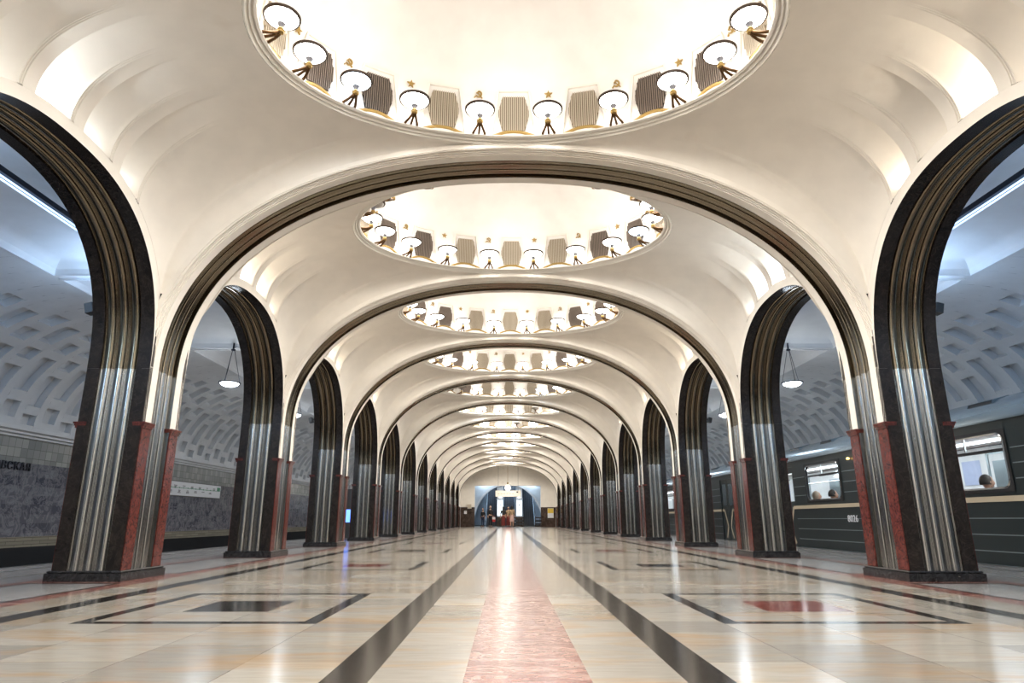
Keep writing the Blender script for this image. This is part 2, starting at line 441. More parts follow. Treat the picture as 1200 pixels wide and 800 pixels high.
# ------------------------------------------------------------------ vault with dome opening and light coves
RA, RB, RZ = 2.70, 1.885, 5.356      # ring (outer)
HB = P / 2 - HY - .02                # half length of vault field
BO = .13                             # plaster band above arcade arch
def arcz(y, off=0.):
    a, b_ = AR + off, BR + off
    t = min(abs(y) / a, 1); return ZS + b_ * (1 - t ** AN) ** (1 / AN)
def tz(x):
    t = min(abs(x) / TA, 1); return TZ + TB * (1 - t ** TN) ** (1 / TN)
LIPS = [-1.40, -.735, -.065, .585, 1.15]
LIPW, DEPTH = .156, .21
def disp(y):
    """outward cove depth along the bay"""
    for i in range(4):
        a, b_ = LIPS[i], LIPS[i + 1]
        if a - .075 <= y < a:           # reeded lip
            u = (y - a) / .025; return -.018 * abs(math.sin(u * PI))
        if a <= y < a + LIPW: return 0.
        if a + LIPW <= y < b_ - .075:
            t = (y - a - LIPW) / (b_ - .075 - a - LIPW); return DEPTH * (1 - t) ** .8 * 1.0
    if LIPS[4] - .075 <= y < LIPS[4]:
        return -.018 * abs(math.sin((y - LIPS[4]) / .025 * PI))
    return 0.
def make_vault():
    ys = set()
    for i in range(int(2 * HB / .05) + 1): ys.add(round(-HB + .05 * i, 4))
    ys = {y for y in ys if all(abs(y - l) > .09 for l in LIPS)}
    for l in LIPS:
        for q in range(10): ys.add(round(l - .075 + .075 * q / 9 - 1e-4, 5))
        ys.add(l)
    for l in LIPS[:4]: ys.add(round(l + LIPW - .0015, 5)); ys.add(round(l + LIPW + .0005, 5))
    ys.add(-HB); ys.add(HB); ys = sorted(y for y in ys if -HB <= y <= HB)
    PC = math.radians(58); NS = 26
    xcorner = TA * (1 - ((arcz(HB, BO) - TZ) / TB) ** TN) ** (1 / TN)
    def bez(B, H, dz, t, c1, c2, k2):
        # B start, H horizontal vector to ring, dz rise
        p1 = (H[0] * c2, H[1] * c2, dz * c1); p2 = (H[0] * (1 - k2), H[1] * (1 - k2), dz)
        p3 = (H[0], H[1], dz)
        a, b_, c = 3 * (1 - t) ** 2 * t, 3 * (1 - t) * t * t, t ** 3
        return tuple(B[i] + a * p1[i] + b_ * p2[i] + c * p3[i] for i in range(3))
    b = MB()
    for side in (-1, 1):
        rows = []
        for y in ys:
            q = abs(y) / HB
            xb = XF
            B = (xb, y, arcz(y, BO))
            ph = math.asin(min(1, math.sin(PC) * q)) * math.copysign(1, y)
            R = (RA * math.cos(ph), RB * math.sin(ph), RZ)
            H = (R[0] - B[0], R[1] - B[1]); dz = R[2] - B[2]
            d = disp(y); row = []
            for i in range(NS + 1):
                t = i / NS
                p = bez(B, H, dz, t, .56, .0, .56)
                if d:
                    f = max(0., 1 - (t / .66) ** 2) ** 1.3
                    ang = t * PI / 2 * 1.15
                    n = (math.cos(min(ang, PI / 2)), 0, math.sin(min(ang, PI / 2)))
                    p = tuple(p[j] + n[j] * d * f for j in range(3))
                row.append((p[0] * side, p[1], p[2]))
            rows.append(row)
        b.grid(rows, 'plaster', True)
        # ledge and flat band over the arcade arch
        b.grid([[(side * (XF - .003), y, arcz(y, BO)), (side * (XF + .22), y, arcz(y, BO))] for y in ys], 'plaster')
        A0 = sup(AR, BR, AN, 48, .0); 
        cl = lambda q: max(-1.89, min(1.89, q))
        b.grid([[(side * (XF - .002), cl(s + ns * .004), ZS + z), (side * (XF - .002), cl(s + ns * (BO + .004)), ZS + z + nz * (BO + .004))] for s, z, ns, nz in sup(AR, BR, AN, 64)], 'plaster')
    for sy in (-1, 1):
        rows = []; NX = 40
        for j in range(NX + 1):
            x = XF * math.cos(PI * j / NX)
            ax = abs(x) / XF
            B = (x, sy * HB, max(tz(x) + .04, arcz(HB, BO)) if ax < .999 else arcz(HB, BO))
            cx = math.cos(PC) * x / XF; ph = math.acos(cx)
            R = (RA * cx, sy * RB * math.sin(ph), RZ)
            H = (R[0] - B[0], R[1] - B[1]); dz = R[2] - B[2]
            w = ax ** 2
            rows.append([bez(B, H, dz, i / NS, .40 + .16 * w, .22 * (1 - w), .5 + .06 * w) for i in range(NS + 1)])
        b.grid(rows, 'plaster', True)
    o = b.build('ceiling', sharp=30)
    import bmesh
    bm = bmesh.new(); bm.from_mesh(o.data); bmesh.ops.remove_doubles(bm, verts=bm.verts, dist=2e-4); bmesh.ops.recalc_face_normals(bm, faces=bm.faces); bm.to_mesh(o.data); bm.free()
    return o
vault = make_vault(); vault['kind'] = 'structure'
for k in range(-2, NB):
    o = vault if k == -2 else vault.copy()
    if k > -2: C.objects.link(o)
    o.location = (0, BAY0 + P * k, 0)

# cove lamps tucked behind the lips of the coves (their tubes cannot be seen from the hall)
def cove_lights():
    for k in range(0, NB):
        for side in (-1, 1):
            for i in range(4):
                yc = (LIPS[i] + LIPW + LIPS[i + 1]) / 2 - .05
                on = 1.
                if k == 0: on = {-1: (.2, 1., .14, .16), 1: (.22, 1.1, .02, .8)}[side][i]
                elif k == 1: on = {-1: (.5, .7, .7, .3), 1: (.6, 1.1, 1.1, .4)}[side][i]
                else: on = .6
                if k > 5 and i % 2: continue
                cool = (side < 0 and k == 0) or (side > 0 and k == 1)
                l = lights('cove_light', 'AREA', (side * (XF + .075), BAY0 + P * k + yc, arcz(yc, BO) + .02), 5.0 * on,
                           (.88, .95, 1.) if cool else (1., .88, .72), shape='RECTANGLE', size=.05, size_y=.34)
                l.rotation_euler = (0, PI - side * .30, 0)
cove_lights()

# ------------------------------------------------------------------ dome
WA, WB = 2.67, 1.85      # inner wall of the dome
Z0, ZV, ZT = 5.37, 5.97, 7.15
def dprof(z):
    if z <= ZV: return 1.
    t = min((z - ZV) / (ZT - ZV), 1); return (1 - t ** 2.0) ** (1 / 2.0)
def dpt(ph, z, q=0.):
    s = dprof(z); n = Vector((math.cos(ph) / WA, math.sin(ph) / WB, 0)).normalized()
    return Vector((WA * s * math.cos(ph), WB * s * math.sin(ph), z)) - n * q
def frame(ph):
    n = Vector((math.cos(ph) / WA, math.sin(ph) / WB, 0)).normalized()    # outward
    t = Vector((-n.y, n.x, 0)); return n, t
NE = 72
PHV = [math.radians(10 + 20 * i - 90) for i in range(18)]      # sconces
PHW = [math.radians(20 * i - 90) for i in range(18)]           # vents
def star_shape(r):
    return [[(r * (1 if i % 2 == 0 else .42) * math.sin(PI * i / 5), r * (1 if i % 2 == 0 else .42) * math.cos(PI * i / 5)) for i in range(10)]]
def sickle_shape(r):
    out = []
    o = [(.62 * r * math.cos(a), .62 * r * math.sin(a) + .05 * r) for a in [math.radians(-150 + 20 * i) for i in range(14)]]
    i_ = [(.40 * r * math.cos(a) - .06 * r, .44 * r * math.sin(a) + .06 * r) for a in [math.radians(-150 + 20 * i) for i in range(14)]]
    for a in range(13): out.append([o[a], o[a + 1], i_[a + 1], i_[a]])
    out.append([(-.55 * r, -.30 * r), (-.45 * r, -.42 * r), (-.72 * r, -.72 * r), (-.84 * r, -.62 * r)])
    out.append([(-.30 * r, .28 * r), (-.18 * r, .38 * r), (.72 * r, -.66 * r), (.58 * r, -.76 * r)])
    out.append([(-.48 * r, .26 * r), (-.16 * r, .56 * r), (-.04 * r, .42 * r), (-.34 * r, .12 * r)])
    return out
def make_dome(detail=True):
    e = empty('dome')
    b = MB()
    offs = [(0, .02), (0, 0), (.03, -.012), (.055, .005), (.06, .02), (.095, .01), (.12, .028), (.125, .045), (.165, .03), (.20, .045), (.205, .06)]
    prof = [(RA - q * .62, RB - q * .66, RZ + z) for q, z in offs] + [(WA + .02, WB + .02, RZ + .06)]
    b.grid([[(a * math.cos(2 * PI * j / NE), c * math.sin(2 * PI * j / NE), z) for j in range(NE)] for a, c, z in prof], 'mould', True, cv=True)
    build(b, 'rim_moulding', e)
    b = MB(); zs = [Z0 - .0, ZV] + [ZV + (ZT - ZV) * math.sin(PI / 2 * i / 14) for i in range(1, 14)] + [ZT - .004]
    b.grid([[tuple(dpt(2 * PI * j / NE, z)) for j in range(NE)] for z in zs], 'dome', True, cv=True)
    b.add([tuple(dpt(2 * PI * j / NE, zs[-1])) for j in range(NE)], [tuple(range(NE))], 'dome', True)
    build(b, 'cupola', e)
    b = MB()
    for i in range(18):
        a0, a1 = PHV[i] + math.radians(2.2), PHV[i] + math.radians(17.8)
        R = []
        for j in range(9):
            ph = a0 + (a1 - a0) * j / 8; n, t = frame(ph); z = Z0 + .055 + .105 * math.sin(PI * j / 8) ** 1.2
            p = dpt(ph, z); w = .021
            R.append([p + Vector((0, 0, -w)), p - n * .022 + Vector((0, 0, -w * .6)), p - n * .028 + Vector((0, 0, w * .4)), p + Vector((0, 0, w))])
        b.grid(R, 'gilt')
    build(b, 'gilded_rail', e)
    dark = {1, 2, 7, 10, 15, 16, 17} if detail else {0}
    for i in range(18 if detail else 18):
        if not detail and math.sin(PHW[i]) < .15: continue
        ph = PHW[i]; n, t = frame(ph)
        def W(x, z, q): 
            p = dpt(ph, z, q); return p + t * x
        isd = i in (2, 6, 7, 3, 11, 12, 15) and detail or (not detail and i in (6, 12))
        b = MB()
        # raised trapezoid frame
        fr = [(-.215, 6.13), (.215, 6.13), (.325, 5.42), (-.325, 5.42)]
        fi = [(-.190, 6.105), (.190, 6.105), (.285, 5.42), (-.285, 5.42)]
        for a in range(4):
            if a == 2: continue
            c = (a + 1) % 4
            o4 = [W(*fr[a], .0), W(*fr[c], .0), W(*fr[c], .035), W(*fr[a], .035)]
            i4 = [W(*fi[a], .0), W(*fi[c], .0), W(*fi[c], .035), W(*fi[a], .035)]
            b.quad(*o4, 'mould'); b.quad(*i4, 'mould'); b.quad(o4[3], o4[2], i4[2], i4[3], 'mould')
        v = build(b, 'vent_surround', e)
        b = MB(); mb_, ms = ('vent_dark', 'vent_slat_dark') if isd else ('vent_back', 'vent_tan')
        hexa = [(-.145, 6.04), (.145, 6.04), (.20, 5.83), (.20, 5.75), (.15, 5.53), (-.15, 5.53), (-.20, 5.75), (-.20, 5.83)]
        hx = [W(x, z, .016) for x, z in hexa]
        b.add(hx, [tuple(range(8))], mb_)
        ns = 15 if detail else 7
        for s in range(ns):
            x = -.185 + .37 * s / (ns - 1); w = .0055 if detail else .013
            f = max(0, (abs(x) - .145) / .055)
            zt = 6.04 - .21 * f; zb = 5.53 + .22 * f
            b.grid([[W(x - w, z, .012), W(x - w, z, .034), W(x + w, z, .034), W(x + w, z, .012)] for z in (zb, zt)], ms)
        build(b, 'vent_grille', v)
    for i in range(18):
        if not detail and math.sin(PHV[i]) < .3: continue
        ph = PHV[i]; n, t = frame(ph); t = -t; z = 6.05
        p = dpt(ph, z, .0); dz = .01
        up = (dpt(ph, z + .02) - dpt(ph, z - .02)).normalized(); inn = t.cross(up).normalized()
        if inn.dot(n) > 0: inn = -inn
        shp = star_shape(.055) if i % 2 == 0 else sickle_shape(.072)
        b = MB()
        for poly in shp:
            f = [p + inn * .045 + t * x + up * y for x, y in poly]; k_ = [q - inn * .02 for q in f]
            m_ = len(poly); b.add(f + k_, [tuple(range(m_))] + [(a, (a + 1) % m_, m_ + (a + 1) % m_, m_ + a) for a in range(m_)], 'gilt')
        build(b, 'gold_star' if i % 2 == 0 else 'gold_hammer_and_sickle', e)
    return e
DN = ['nearest, with its top cut off by the photo edge', 'second, behind the first big arch', 'third along the hall', 'fourth along the hall', 'fifth along the hall', 'sixth along the hall',
      'seventh along the hall', 'eighth along the hall', 'ninth along the hall', 'tenth along the hall', 'eleventh along the hall', 'last, beside the end wall']
protoD = make_dome(True); protoF = make_dome(False)
for k in range(0, NB):
    if k == 0: o = protoD
    elif k == 5: o = protoF
    else: o = copy_tree(protoD if k < 5 else protoF)
    o.location = (0, BAY0 + P * k, 0)
    tag(o, f'oval ceiling dome with gold emblems, {DN[k]}', 'dome', 'oval domes of the central hall')
for k in (-1, -2):
    for src in KIDS[protoD.as_pointer()][:2]:
        c = src.copy(); c.parent = None; c.name = 'ceiling_dome'; C.objects.link(c); c.location = (0, BAY0 + P * k, 0); c['kind'] = 'structure'

# ------------------------------------------------------------------ sconces
def make_sconce(lit='bowl', lod=0):
    e = empty('dome_sconce')
    if lod == 0:
        b = MB()
        for sy in (-1, 1):
            b.tube([(-.02, sy * .085, 0), (.05, sy * .07, .008), (.11, sy * .045, .022), (.16, sy * .022, .045), (.185, sy * .010, .075)], [.020, .017, .015, .016, .018], 'bronze', 8)
            b.box(-.05, .0, sy * .085 - .03, sy * .085 + .03, -.012, .010, 'bronze')
        b.tube([(-.03, 0, .0), (.06, 0, .015), (.14, 0, .035), (.185, 0, .075)], [.016, .015, .015, .018], 'bronze', 8)
        b.lathe([(.0, -.015), (.034, -.01), (.04, .006), (.028, .018), (.038, .028), (.032, .042), (.015, .046)], 'gilt', 14, (.185, 0, .065))
        build(b, 'bracket', e)
        b = MB(); b.lathe([(.018, 0), (.024, .03), (.042, .062), (.050, .072), (.046, .076), (.0, .076)], 'socket', 16, (.185, 0, .10)); build(b, 'socket', e)
        o = (.185, 0, .162); n = 28
        b = MB(); b.lathe([(.035, .0), (.085, .014), (.13, .036), (.160, .060), (.172, .080)], lit, n, o); b.lathe([(.172, .080), (.168, .080), (.155, .060), (.125, .040), (.08, .020), (.0, .010)], 'bowl_in' if lit != 'bowl_off' else lit, n, o); build(b, 'glass_bowl', e)
        b = MB(); b.lathe([(.170, .070), (.190, .076), (.192, .094), (.170, .090), (.170, .070)], 'rim', n, o, False)
        for a in range(3):
            t = a * 2 * PI / 3; b.box(.185 + .172 * math.cos(t) - .006, .185 + .172 * math.cos(t) + .006, .172 * math.sin(t) - .006, .172 * math.sin(t) + .006, .162 + .086, .162 + .10, 'bronze')
        build(b, 'bowl_rim', e)
    return e
def make_sconce_far(lit='bowl'):
    b = MB()
    for sy in (-1, 1): b.tube([(-.02, sy * .085, 0), (.11, sy * .045, .022), (.185, sy * .010, .075)], .016, 'bronze', 5)
    b.lathe([(.02, .07), (.026, .11), (.045, .15), (.05, .165)], 'bronze', 8, (.185, 0, 0))
    b.lathe([(.035, .165), (.13, .20), (.172, .24)], lit, 14, (.185, 0, 0)); b.lathe([(.172, .24), (.165, .24), (.1, .19), (0, .175)], 'bowl_in' if lit != 'bowl_off' else lit, 14, (.185, 0, 0))
    b.lathe([(.172, .232), (.192, .242), (.172, .254)], 'rim', 14, (.185, 0, 0))
    return b.build('dome_sconce')
protoS = {'bowl': make_sconce('bowl')}
protoS['bowl_cool'] = make_sconce('bowl_cool'); protoS['bowl_off'] = make_sconce('bowl_off')
protoSF = {m: make_sconce_far('bowl_far' if m == 'bowl' else m) for m in ('bowl', 'bowl_cool', 'bowl_off')}
used = set()
SA, SB = RA - .127, RB - .135
DW = ['nearest', 'second', 'third', 'fourth', 'fifth', 'sixth', 'seventh', 'eighth', 'ninth', 'tenth', 'eleventh', 'last']
for k in range(NB):
    order = [i for i in range(18) if math.sin(PHV[i]) > 0]     # far half of the rim, right to left
    far_half = sorted(order, key=lambda i: math.cos(PHV[i]))   # left to right
    near_half = sorted([i for i in range(18) if i not in order], key=lambda i: math.cos(PHV[i]))
    for i in range(18):
        back = i in far_half
        if k >= 4 and not back and math.sin(PHV[i]) < -.2: continue
        ph = PHV[i]
        kind = 'bowl'
        j = far_half.index(i) if back else -1
        if k == 0 and back and j == 2: kind = 'bowl_cool'
        if k == 1 and back and j == 8: kind = 'bowl_cool'
        if k == 1 and not back and near_half.index(i) == 0: kind = 'bowl_off'
        if (k == 4 and j == 2) or (k == 5 and j == 6) or (k == 6 and j in (2, 5)) or (k == 9 and j == 6) or (k == 10 and j in (5, 6)): kind = 'bowl_off'
        if (k == 4 and j in (6,)) or (k == 5 and j in (3, 5)) or (k == 7 and j == 5): kind = 'bowl_cool'
        P_ = protoS if k < 5 else protoSF
        key = (kind, k < 5)
        if key in used: o = copy_tree(P_[kind])
        else: o = P_[kind]; used.add(key)
        n = Vector((math.cos(ph) / SA, math.sin(ph) / SB, 0)).normalized()
        o.location = (SA * math.cos(ph) + n.x * .03, BAY0 + P * k + SB * math.sin(ph) + n.y * .03, RZ + .065)
        o.rotation_euler = (0, 0, math.atan2(-n.y, -n.x))
        lk = {'bowl': 'glowing', 'bowl_cool': 'bluish', 'bowl_off': 'unlit'}[kind]
        if back: s = f'{lk} bowl sconce on the far rim of the {DW[k]} dome, {ORD[j]} from the left'
        else: s = f'{lk} bowl sconce on the near rim of the {DW[k]} dome, {ORD[near_half.index(i)]} from the left'
        if kind != 'bowl_off' and (k < 5 or i % 2 == 0):
            lp = lights('sconce_light', 'SPOT', (o.location.x - n.x * .185, o.location.y - n.y * .185, o.location.z - .06), 31. if k < 5 else 92., (.84, .92, 1.) if kind == 'bowl_cool' else (1., .94, .86), spot_size=math.radians(165), spot_blend=.6, shadow_soft_size=.15)
            lp.rotation_euler = (0, 0, 0)
        tag(o, s, 'wall lamp', f'bowl sconces of the {DW[k]} dome')
for src in list(protoS.values()) + list(protoSF.values()):
    if 'label' not in src:
        for c in list(KIDS.get(src.as_pointer(), [])): bpy.data.objects.remove(c)
        bpy.data.objects.remove(src)
# unseen points per dome stand in for the upward light of its bowl lamps
for k in range(-2, NB):
    n = 6 if k < 3 else 4
    if k >= 6: n = 2
    for j in range(n):
        a = 2 * PI * (j + .5) / n
        lights('dome_light', 'POINT', (1.95 * math.cos(a), BAY0 + P * k + 1.2 * math.sin(a), 5.86), ((DOME_W if k < 5 else 60) if k >= 0 else 480) / n, (1., .95, .89), shadow_soft_size=.17)

# ------------------------------------------------------------------ floor
def floor():
    b = MB(); mats = ['floor_cream', 'floor_black', 'floor_red', 'floor_tile_red', 'floor_grey', 'floor_dark']
    ux = [0, .415, 1.02, 1.33, 2.03, 2.19, 2.82, 3.78, 4.34, 4.5, 5.2, 5.5, 6.08, 6.4, 6.48, 7.85, 7.93, 8.2, 9.0, 9.07, 10.05, 10.15, 10.8, 11.0]
    xs = sorted({-x for x in ux} | set(ux))
    FC, FH = -.28, 1.37
    yy = sorted({-P / 2 / U, P / 2 / U, FC - FH, FC - FH + .15, FC + FH - .15, FC + FH, FC - .5, FC + .5, -2.5, -2.6, 2.5, 2.6})
    V = {}; vs = []; fs = []; ms = []
    def vid(x, y):
        q = (round(x, 4), round(y, 4))
        if q not in V: V[q] = len(vs); vs.append((q[0], q[1], 0))
        return V[q]
    for k in range(-3, NB + 1):
        for i in range(len(xs) - 1):
            for j in range(len(yy) - 1):
                x = (xs[i] + xs[i + 1]) / 2; y = (yy[j] + yy[j + 1]) / 2; a = abs(x)
                m = 'floor_cream'
                if a < .415: m = 'floor_red'
                elif a < 1.02: pass
                elif a < 1.33: m = 'floor_black'
                elif 2.03 < a < 4.5 and abs(y - FC) < FH:
                    if a < 2.19 or a > 4.34 or abs(y - FC) > FH - .15: m = 'floor_black'
                    elif 2.82 < a < 3.78 and abs(y - FC) < .5: m = 'floor_tile_red' if (k + (x > 0)) % 2 else 'floor_black'
                elif 5.2 < a < 5.5: m = 'floor_black'
                elif 6.08 < a < 8.2:
                    if 6.48 < a < 7.85 and abs(y) < 2.5: m = 'floor_grey'
                    elif 6.4 < a < 7.93 and abs(y) < 2.6: m = 'floor_black'
                    else: m = 'floor_red'
                elif a > 8.2:
                    m = 'floor_dark' if (9.0 < a < 9.07 or 10.05 < a < 10.15 or a > 10.8) else 'floor_grey'
                y0, y1 = BAY0 + P * k + yy[j] * U, BAY0 + P * k + yy[j + 1] * U
                if y0 > 68: continue
                fs.append((vid(xs[i] * U, y0), vid(xs[i + 1] * U, y0), vid(xs[i + 1] * U, y1), vid(xs[i] * U, y1))); ms.append(mats.index(m))
    me = bpy.data.meshes.new('floor'); me.from_pydata(vs, [], fs)
    for m in mats: me.materials.append(M[m])
    me.polygons.foreach_set('material_index', ms); me.update()
    o = bpy.data.objects.new('floor', me); C.objects.link(o); o['kind'] = 'structure'
floor()
Y0_, Y1_ = BAY0 - P * 2.5, 60.75
def struct(b, name, **k):
    o = b.build(name, **k); o['kind'] = 'structure'; return o
b = MB()
b.quad((-4.5, Y1_ - .3, 0), (4.5, Y1_ - .3, 0), (4.5, 68, 0), (-4.5, 68, 0), 'floor_cream')
for v in range(4): b.v[v] = (b.v[v][0], b.v[v][1], -.004)
struct(b, 'floor_landing')
for s, nm in ((-1, 'left'), (1, 'right')):
    b = MB()
    b.quad((s * EDGE, Y0_, 0), (s * EDGE, Y1_, 0), (s * EDGE, Y1_, -1.1), (s * EDGE, Y0_, -1.1), 'floor_dark')
    b.quad((s * EDGE, Y0_, -1.1), (s * EDGE, Y1_, -1.1), (s * WALLX, Y1_, -1.1), (s * WALLX, Y0_, -1.1), 'ballast')
    struct(b, 'floor_trackbed')
    if s < 0:
        for x in (7.95, 9.47):
            b = MB(); b.box(s * x - .035, s * x + .035, Y0_, Y1_, -.98, -.94, 'rail'); b.box(s * x - .01, s * x + .01, Y0_, Y1_, -1.06, -.98, 'rail'); b.box(s * x - .07, s * x + .07, Y0_, Y1_, -1.1, -1.06, 'rail')
            o = b.build('running_rail'); tag(o, 'steel running rail of the empty track, ' + ('beside the platform edge' if x < 8 else 'beside the marble wall'), 'rail', 'rails of the empty track')
    b = MB(); b.box(min(s * WALLX, s * (WALLX + .2)), max(s * WALLX, s * (WALLX + .2)), Y0_, Y1_, -1.1, 2.45, 'trackwall')
    struct(b, 'wall_' + nm)
    b = MB()
    pr = [(0, 2.30), (.05, 2.30), (.05, 2.34), (.11, 2.36), (.11, 2.40), (.17, 2.43), (.17, 2.50), (0, 2.50)]
    b.grid([[(s * (WALLX - x), y, z) for x, z in pr] for y in (Y0_, Y1_)], 'aisle'); struct(b, 'trim_cornice')
    # wall over the arcade on the platform side
    b = MB(); b2 = []
    for k in range(-2, NB):
        A = sup(AR, BR, AN, 48); yc = BAY0 + P * k
        b.grid([[(s * XB, yc + a, ZS + z), (s * XB, yc + a * P / 2 / AR, 4.62)] for a, z, ns, nz in A], 'aisle')
        for sy in (-1, 1):
            b.quad((s * XB, yc + sy * AR, ZS), (s * XB, yc + sy * P / 2, ZS), (s * XB, yc + sy * P / 2, 4.62), (s * XB, yc + sy * AR, 4.62), 'aisle') if False else None
    struct(b, 'wall_arcade_' + nm)
    # aisle ceiling: flat zone with beams and recessed fields
    b = MB(); xa, xb, z0, z1 = XB, 7.55, 4.50, 4.78
    for k in range(-3, NB + 1):
        yc = BAY0 + P * k + 2.1; h = P / 2; d = .12
        xi, xo, q = xa + .2, xb - .1, .75
        y0, y1 = yc - h + d, yc + h - d
        def r(x0, x1, ya, yb, z): b.quad((s * x0, ya, z), (s * x1, ya, z), (s * x1, yb, z), (s * x0, yb, z), 'aisle')
        r(xa, xb, yc - h, y0, z0); r(xa, xb, y1, yc + h, z0); r(xa, xi, y0, y1, z0); r(xo, xb, y0, y1, z0)
        # moulding drop and coved field
        n = 6; rings = []
        for i in range(n + 1):
            t = i / n * PI / 2; o_ = q * (1 - math.cos(t)); z = z0 + (z1 - z0) * math.sin(t)
            rings.append([(s * (xi + o_), y0 + o_, z), (s * (xo - o_), y0 + o_, z), (s * (xo - o_), y1 - o_, z), (s * (xi + o_), y1 - o_, z)])
        b.grid(rings, 'aisle', True, cv=True); R = rings[-1]; b.quad(*R, 'aisle')
        for (x0, x1, ya, yb) in ((xi - .05, xo + .05, y0 - .05, y0), (xi - .05, xo + .05, y1, y1 + .05), (xi - .05, xi, y0, y1), (xo, xo + .05, y0, y1)):
            b.box(min(s * x0, s * x1), max(s * x0, s * x1), ya, yb, z0 - .03, z0, 'aisle')
    struct(b, 'ceiling_aisle_' + nm, sharp=25)
    # coffered side vault
    b = MB(); cx, cz, rx, rz = 7.55, 2.45, 2.6, 2.05
    def V(t, y, d=0.):
        t = math.radians(t); return (s * (cx + (rx + d) * math.cos(t)), y, cz + (rz + d) * math.sin(t))
    A_ = [(6, 15), (21, 42), (47, 55), (60, 68)]; B_ = [(3, 9), (14, 33), (38, 45), (50, 64)]
    pitch, cw = .60, .40
    nc = int((Y1_ - Y0_) / pitch)
    for c in range(nc):
        ya = Y0_ + pitch * c; yb = ya + (pitch - cw) / 2; yd = yb + cw; ye = ya + pitch
        for (p, q) in ((ya, yb), (yd, ye)):
            b.grid([[V(t, p), V(t, q)] for t in range(0, 91, 6)], 'aisle', True)
        cof = A_ if c % 2 else B_
        t0 = 0
        def strip(a, z, y0, y1, d=0.):
            n = max(1, int((z - a) / 6)); b.grid([[V(a + (z - a) * i / n, y0, d), V(a + (z - a) * i / n, y1, d)] for i in range(n + 1)], 'aisle', True)
        for (a, z) in cof:
            strip(t0, a, yb, yd); strip(a, z, yb, yd, .15); D = .15
            n = max(1, int((z - a) / 6))
            for yy in (yb, yd): b.grid([[V(a + (z - a) * i / n, yy), V(a + (z - a) * i / n, yy, D)] for i in range(n + 1)], 'aisle')
            for tt in (a, z): b.quad(V(tt, yb), V(tt, yd), V(tt, yd, D), V(tt, yb, D), 'aisle')
            t0 = z
        strip(t0, 90, yb, yd)
    struct(b, 'ceiling_coffers_' + nm, sharp=25)

# far and near closures
b = MB()
for (x0, x1, z0, z1, m) in ((-4.31, -3.04, 1.72, 6, 'plaster'), (2.98, 4.31, 1.72, 6, 'plaster'), (-3.04, 2.98, 3.62, 6, 'plaster'),
                           (-4.31, -3.04, 0, 1.72, 'endstone'), (2.98, 4.31, 0, 1.72, 'endstone')):
    b.box(x0, x1, Y1_, Y1_ + .35, z0, z1, m)
struct(b, 'wall_end')
b = MB()
for s in (-1, 1): b.box(*sorted((s * XF, s * 10.4)), Y1_ + .001, Y1_ + .3, -1.1, 6, 'aisle')
struct(b, 'wall_aisle_end')
b = MB()
b.quad((-XF, PIER0 + P * (NB - 1) + .48, 5.42), (XF, PIER0 + P * (NB - 1) + .48, 5.42), (XF, Y1_, 5.42), (-XF, Y1_, 5.42), 'plaster')
for s in (-1, 1):
    b.quad((s * (XF + .01), PIER0 + P * (NB - 1) + .48, 1.72), (s * (XF + .01), Y1_, 1.72), (s * (XF + .01), Y1_, 5.42), (s * (XF + .01), PIER0 + P * (NB - 1) + .48, 5.42), 'plaster')
    b.quad((s * (XF + .01), PIER0 + P * (NB - 1) + .48, 0), (s * (XF + .01), Y1_, 0), (s * (XF + .01), Y1_, 1.72), (s * (XF + .01), PIER0 + P * (NB - 1) + .48, 1.72), 'endstone')
struct(b, 'wall_end_return')
b = MB(); b.box(-10.4, 10.4, Y0_ - .2, Y0_, -1.1, 7, 'plaster'); struct(b, 'wall_back')

# ------------------------------------------------------------------ aisle fittings
def make_pendant():
    e = empty('pendant_lamp')
    b = MB(); b.lathe([(0, .0), (.09, .01), (.17, .045), (.205, .085), (.205, .10), (.12, .13), (0, .145)], 'pendant_glass', 24); build(b, 'opal_dish', e)
    b = MB(); b.lathe([(.205, .082), (.235, .088), (.235, .108), (.205, .112), (.205, .082)], 'iron', 28, smooth=False); build(b, 'metal_ring', e)
    for a in range(3):
        t = a * 2 * PI / 3 + .4
        b = MB(); b.tube([(.215 * math.cos(t), .215 * math.sin(t), .105), (.03 * math.cos(t), .03 * math.sin(t), .86)], .006, 'iron', 6); build(b, 'suspension_rod', e)
    b = MB(); b.lathe([(0, .84), (.045, .85), (.05, .88), (.02, .90), (.012, 1.22), (.0, 1.22)], 'iron', 12); build(b, 'ceiling_stem', e)
    return e
protoL = make_pendant(); first = True
for k in range(0, 9):
    for s, sn in ((-1, 'left'), (1, 'right')):
        o = protoL if first else copy_tree(protoL); first = False
        o.location = (s * 6.4, BAY0 + P * k - .35, 3.55)
        tag(o, f'opal dish pendant lamp on thin rods over the {sn} platform, bay {["one","two","three","four","five","six","seven","eight","nine"][k]} from the front', 'pendant lamp', f'pendant lamps over the {sn} platform')
        cool = (.36, .62, 1.) if k < 2 else (.80, .90, 1.)
        l = lights('pendant_light', 'POINT', (s * 6.4, BAY0 + P * k - .35, 3.95 if k < 2 else 3.42), (40 if k < 2 else 28), cool, shadow_soft_size=.2)
for k in (-1, -2):
    for s in (-1, 1): lights('platform_light', 'POINT', (s * 6.4, BAY0 + P * k, 3.5), 60, (.5, .74, 1.), shadow_soft_size=.2)
def make_tube(name='ceiling_strip_lamp'):
    e = empty(name)
    b = MB(); b.box(-.07, .07, -1.1, 1.1, .03, .10, 'iron', .012); build(b, 'housing', e)
    for x in (-.03, .03):
        b = MB(); b.tube([(x, -1.05, .0), (x, 1.05, .0)], .012, 'cool_tube', 8); build(b, 'fluorescent_tube', e)
    return e
pt = make_tube(); first = True
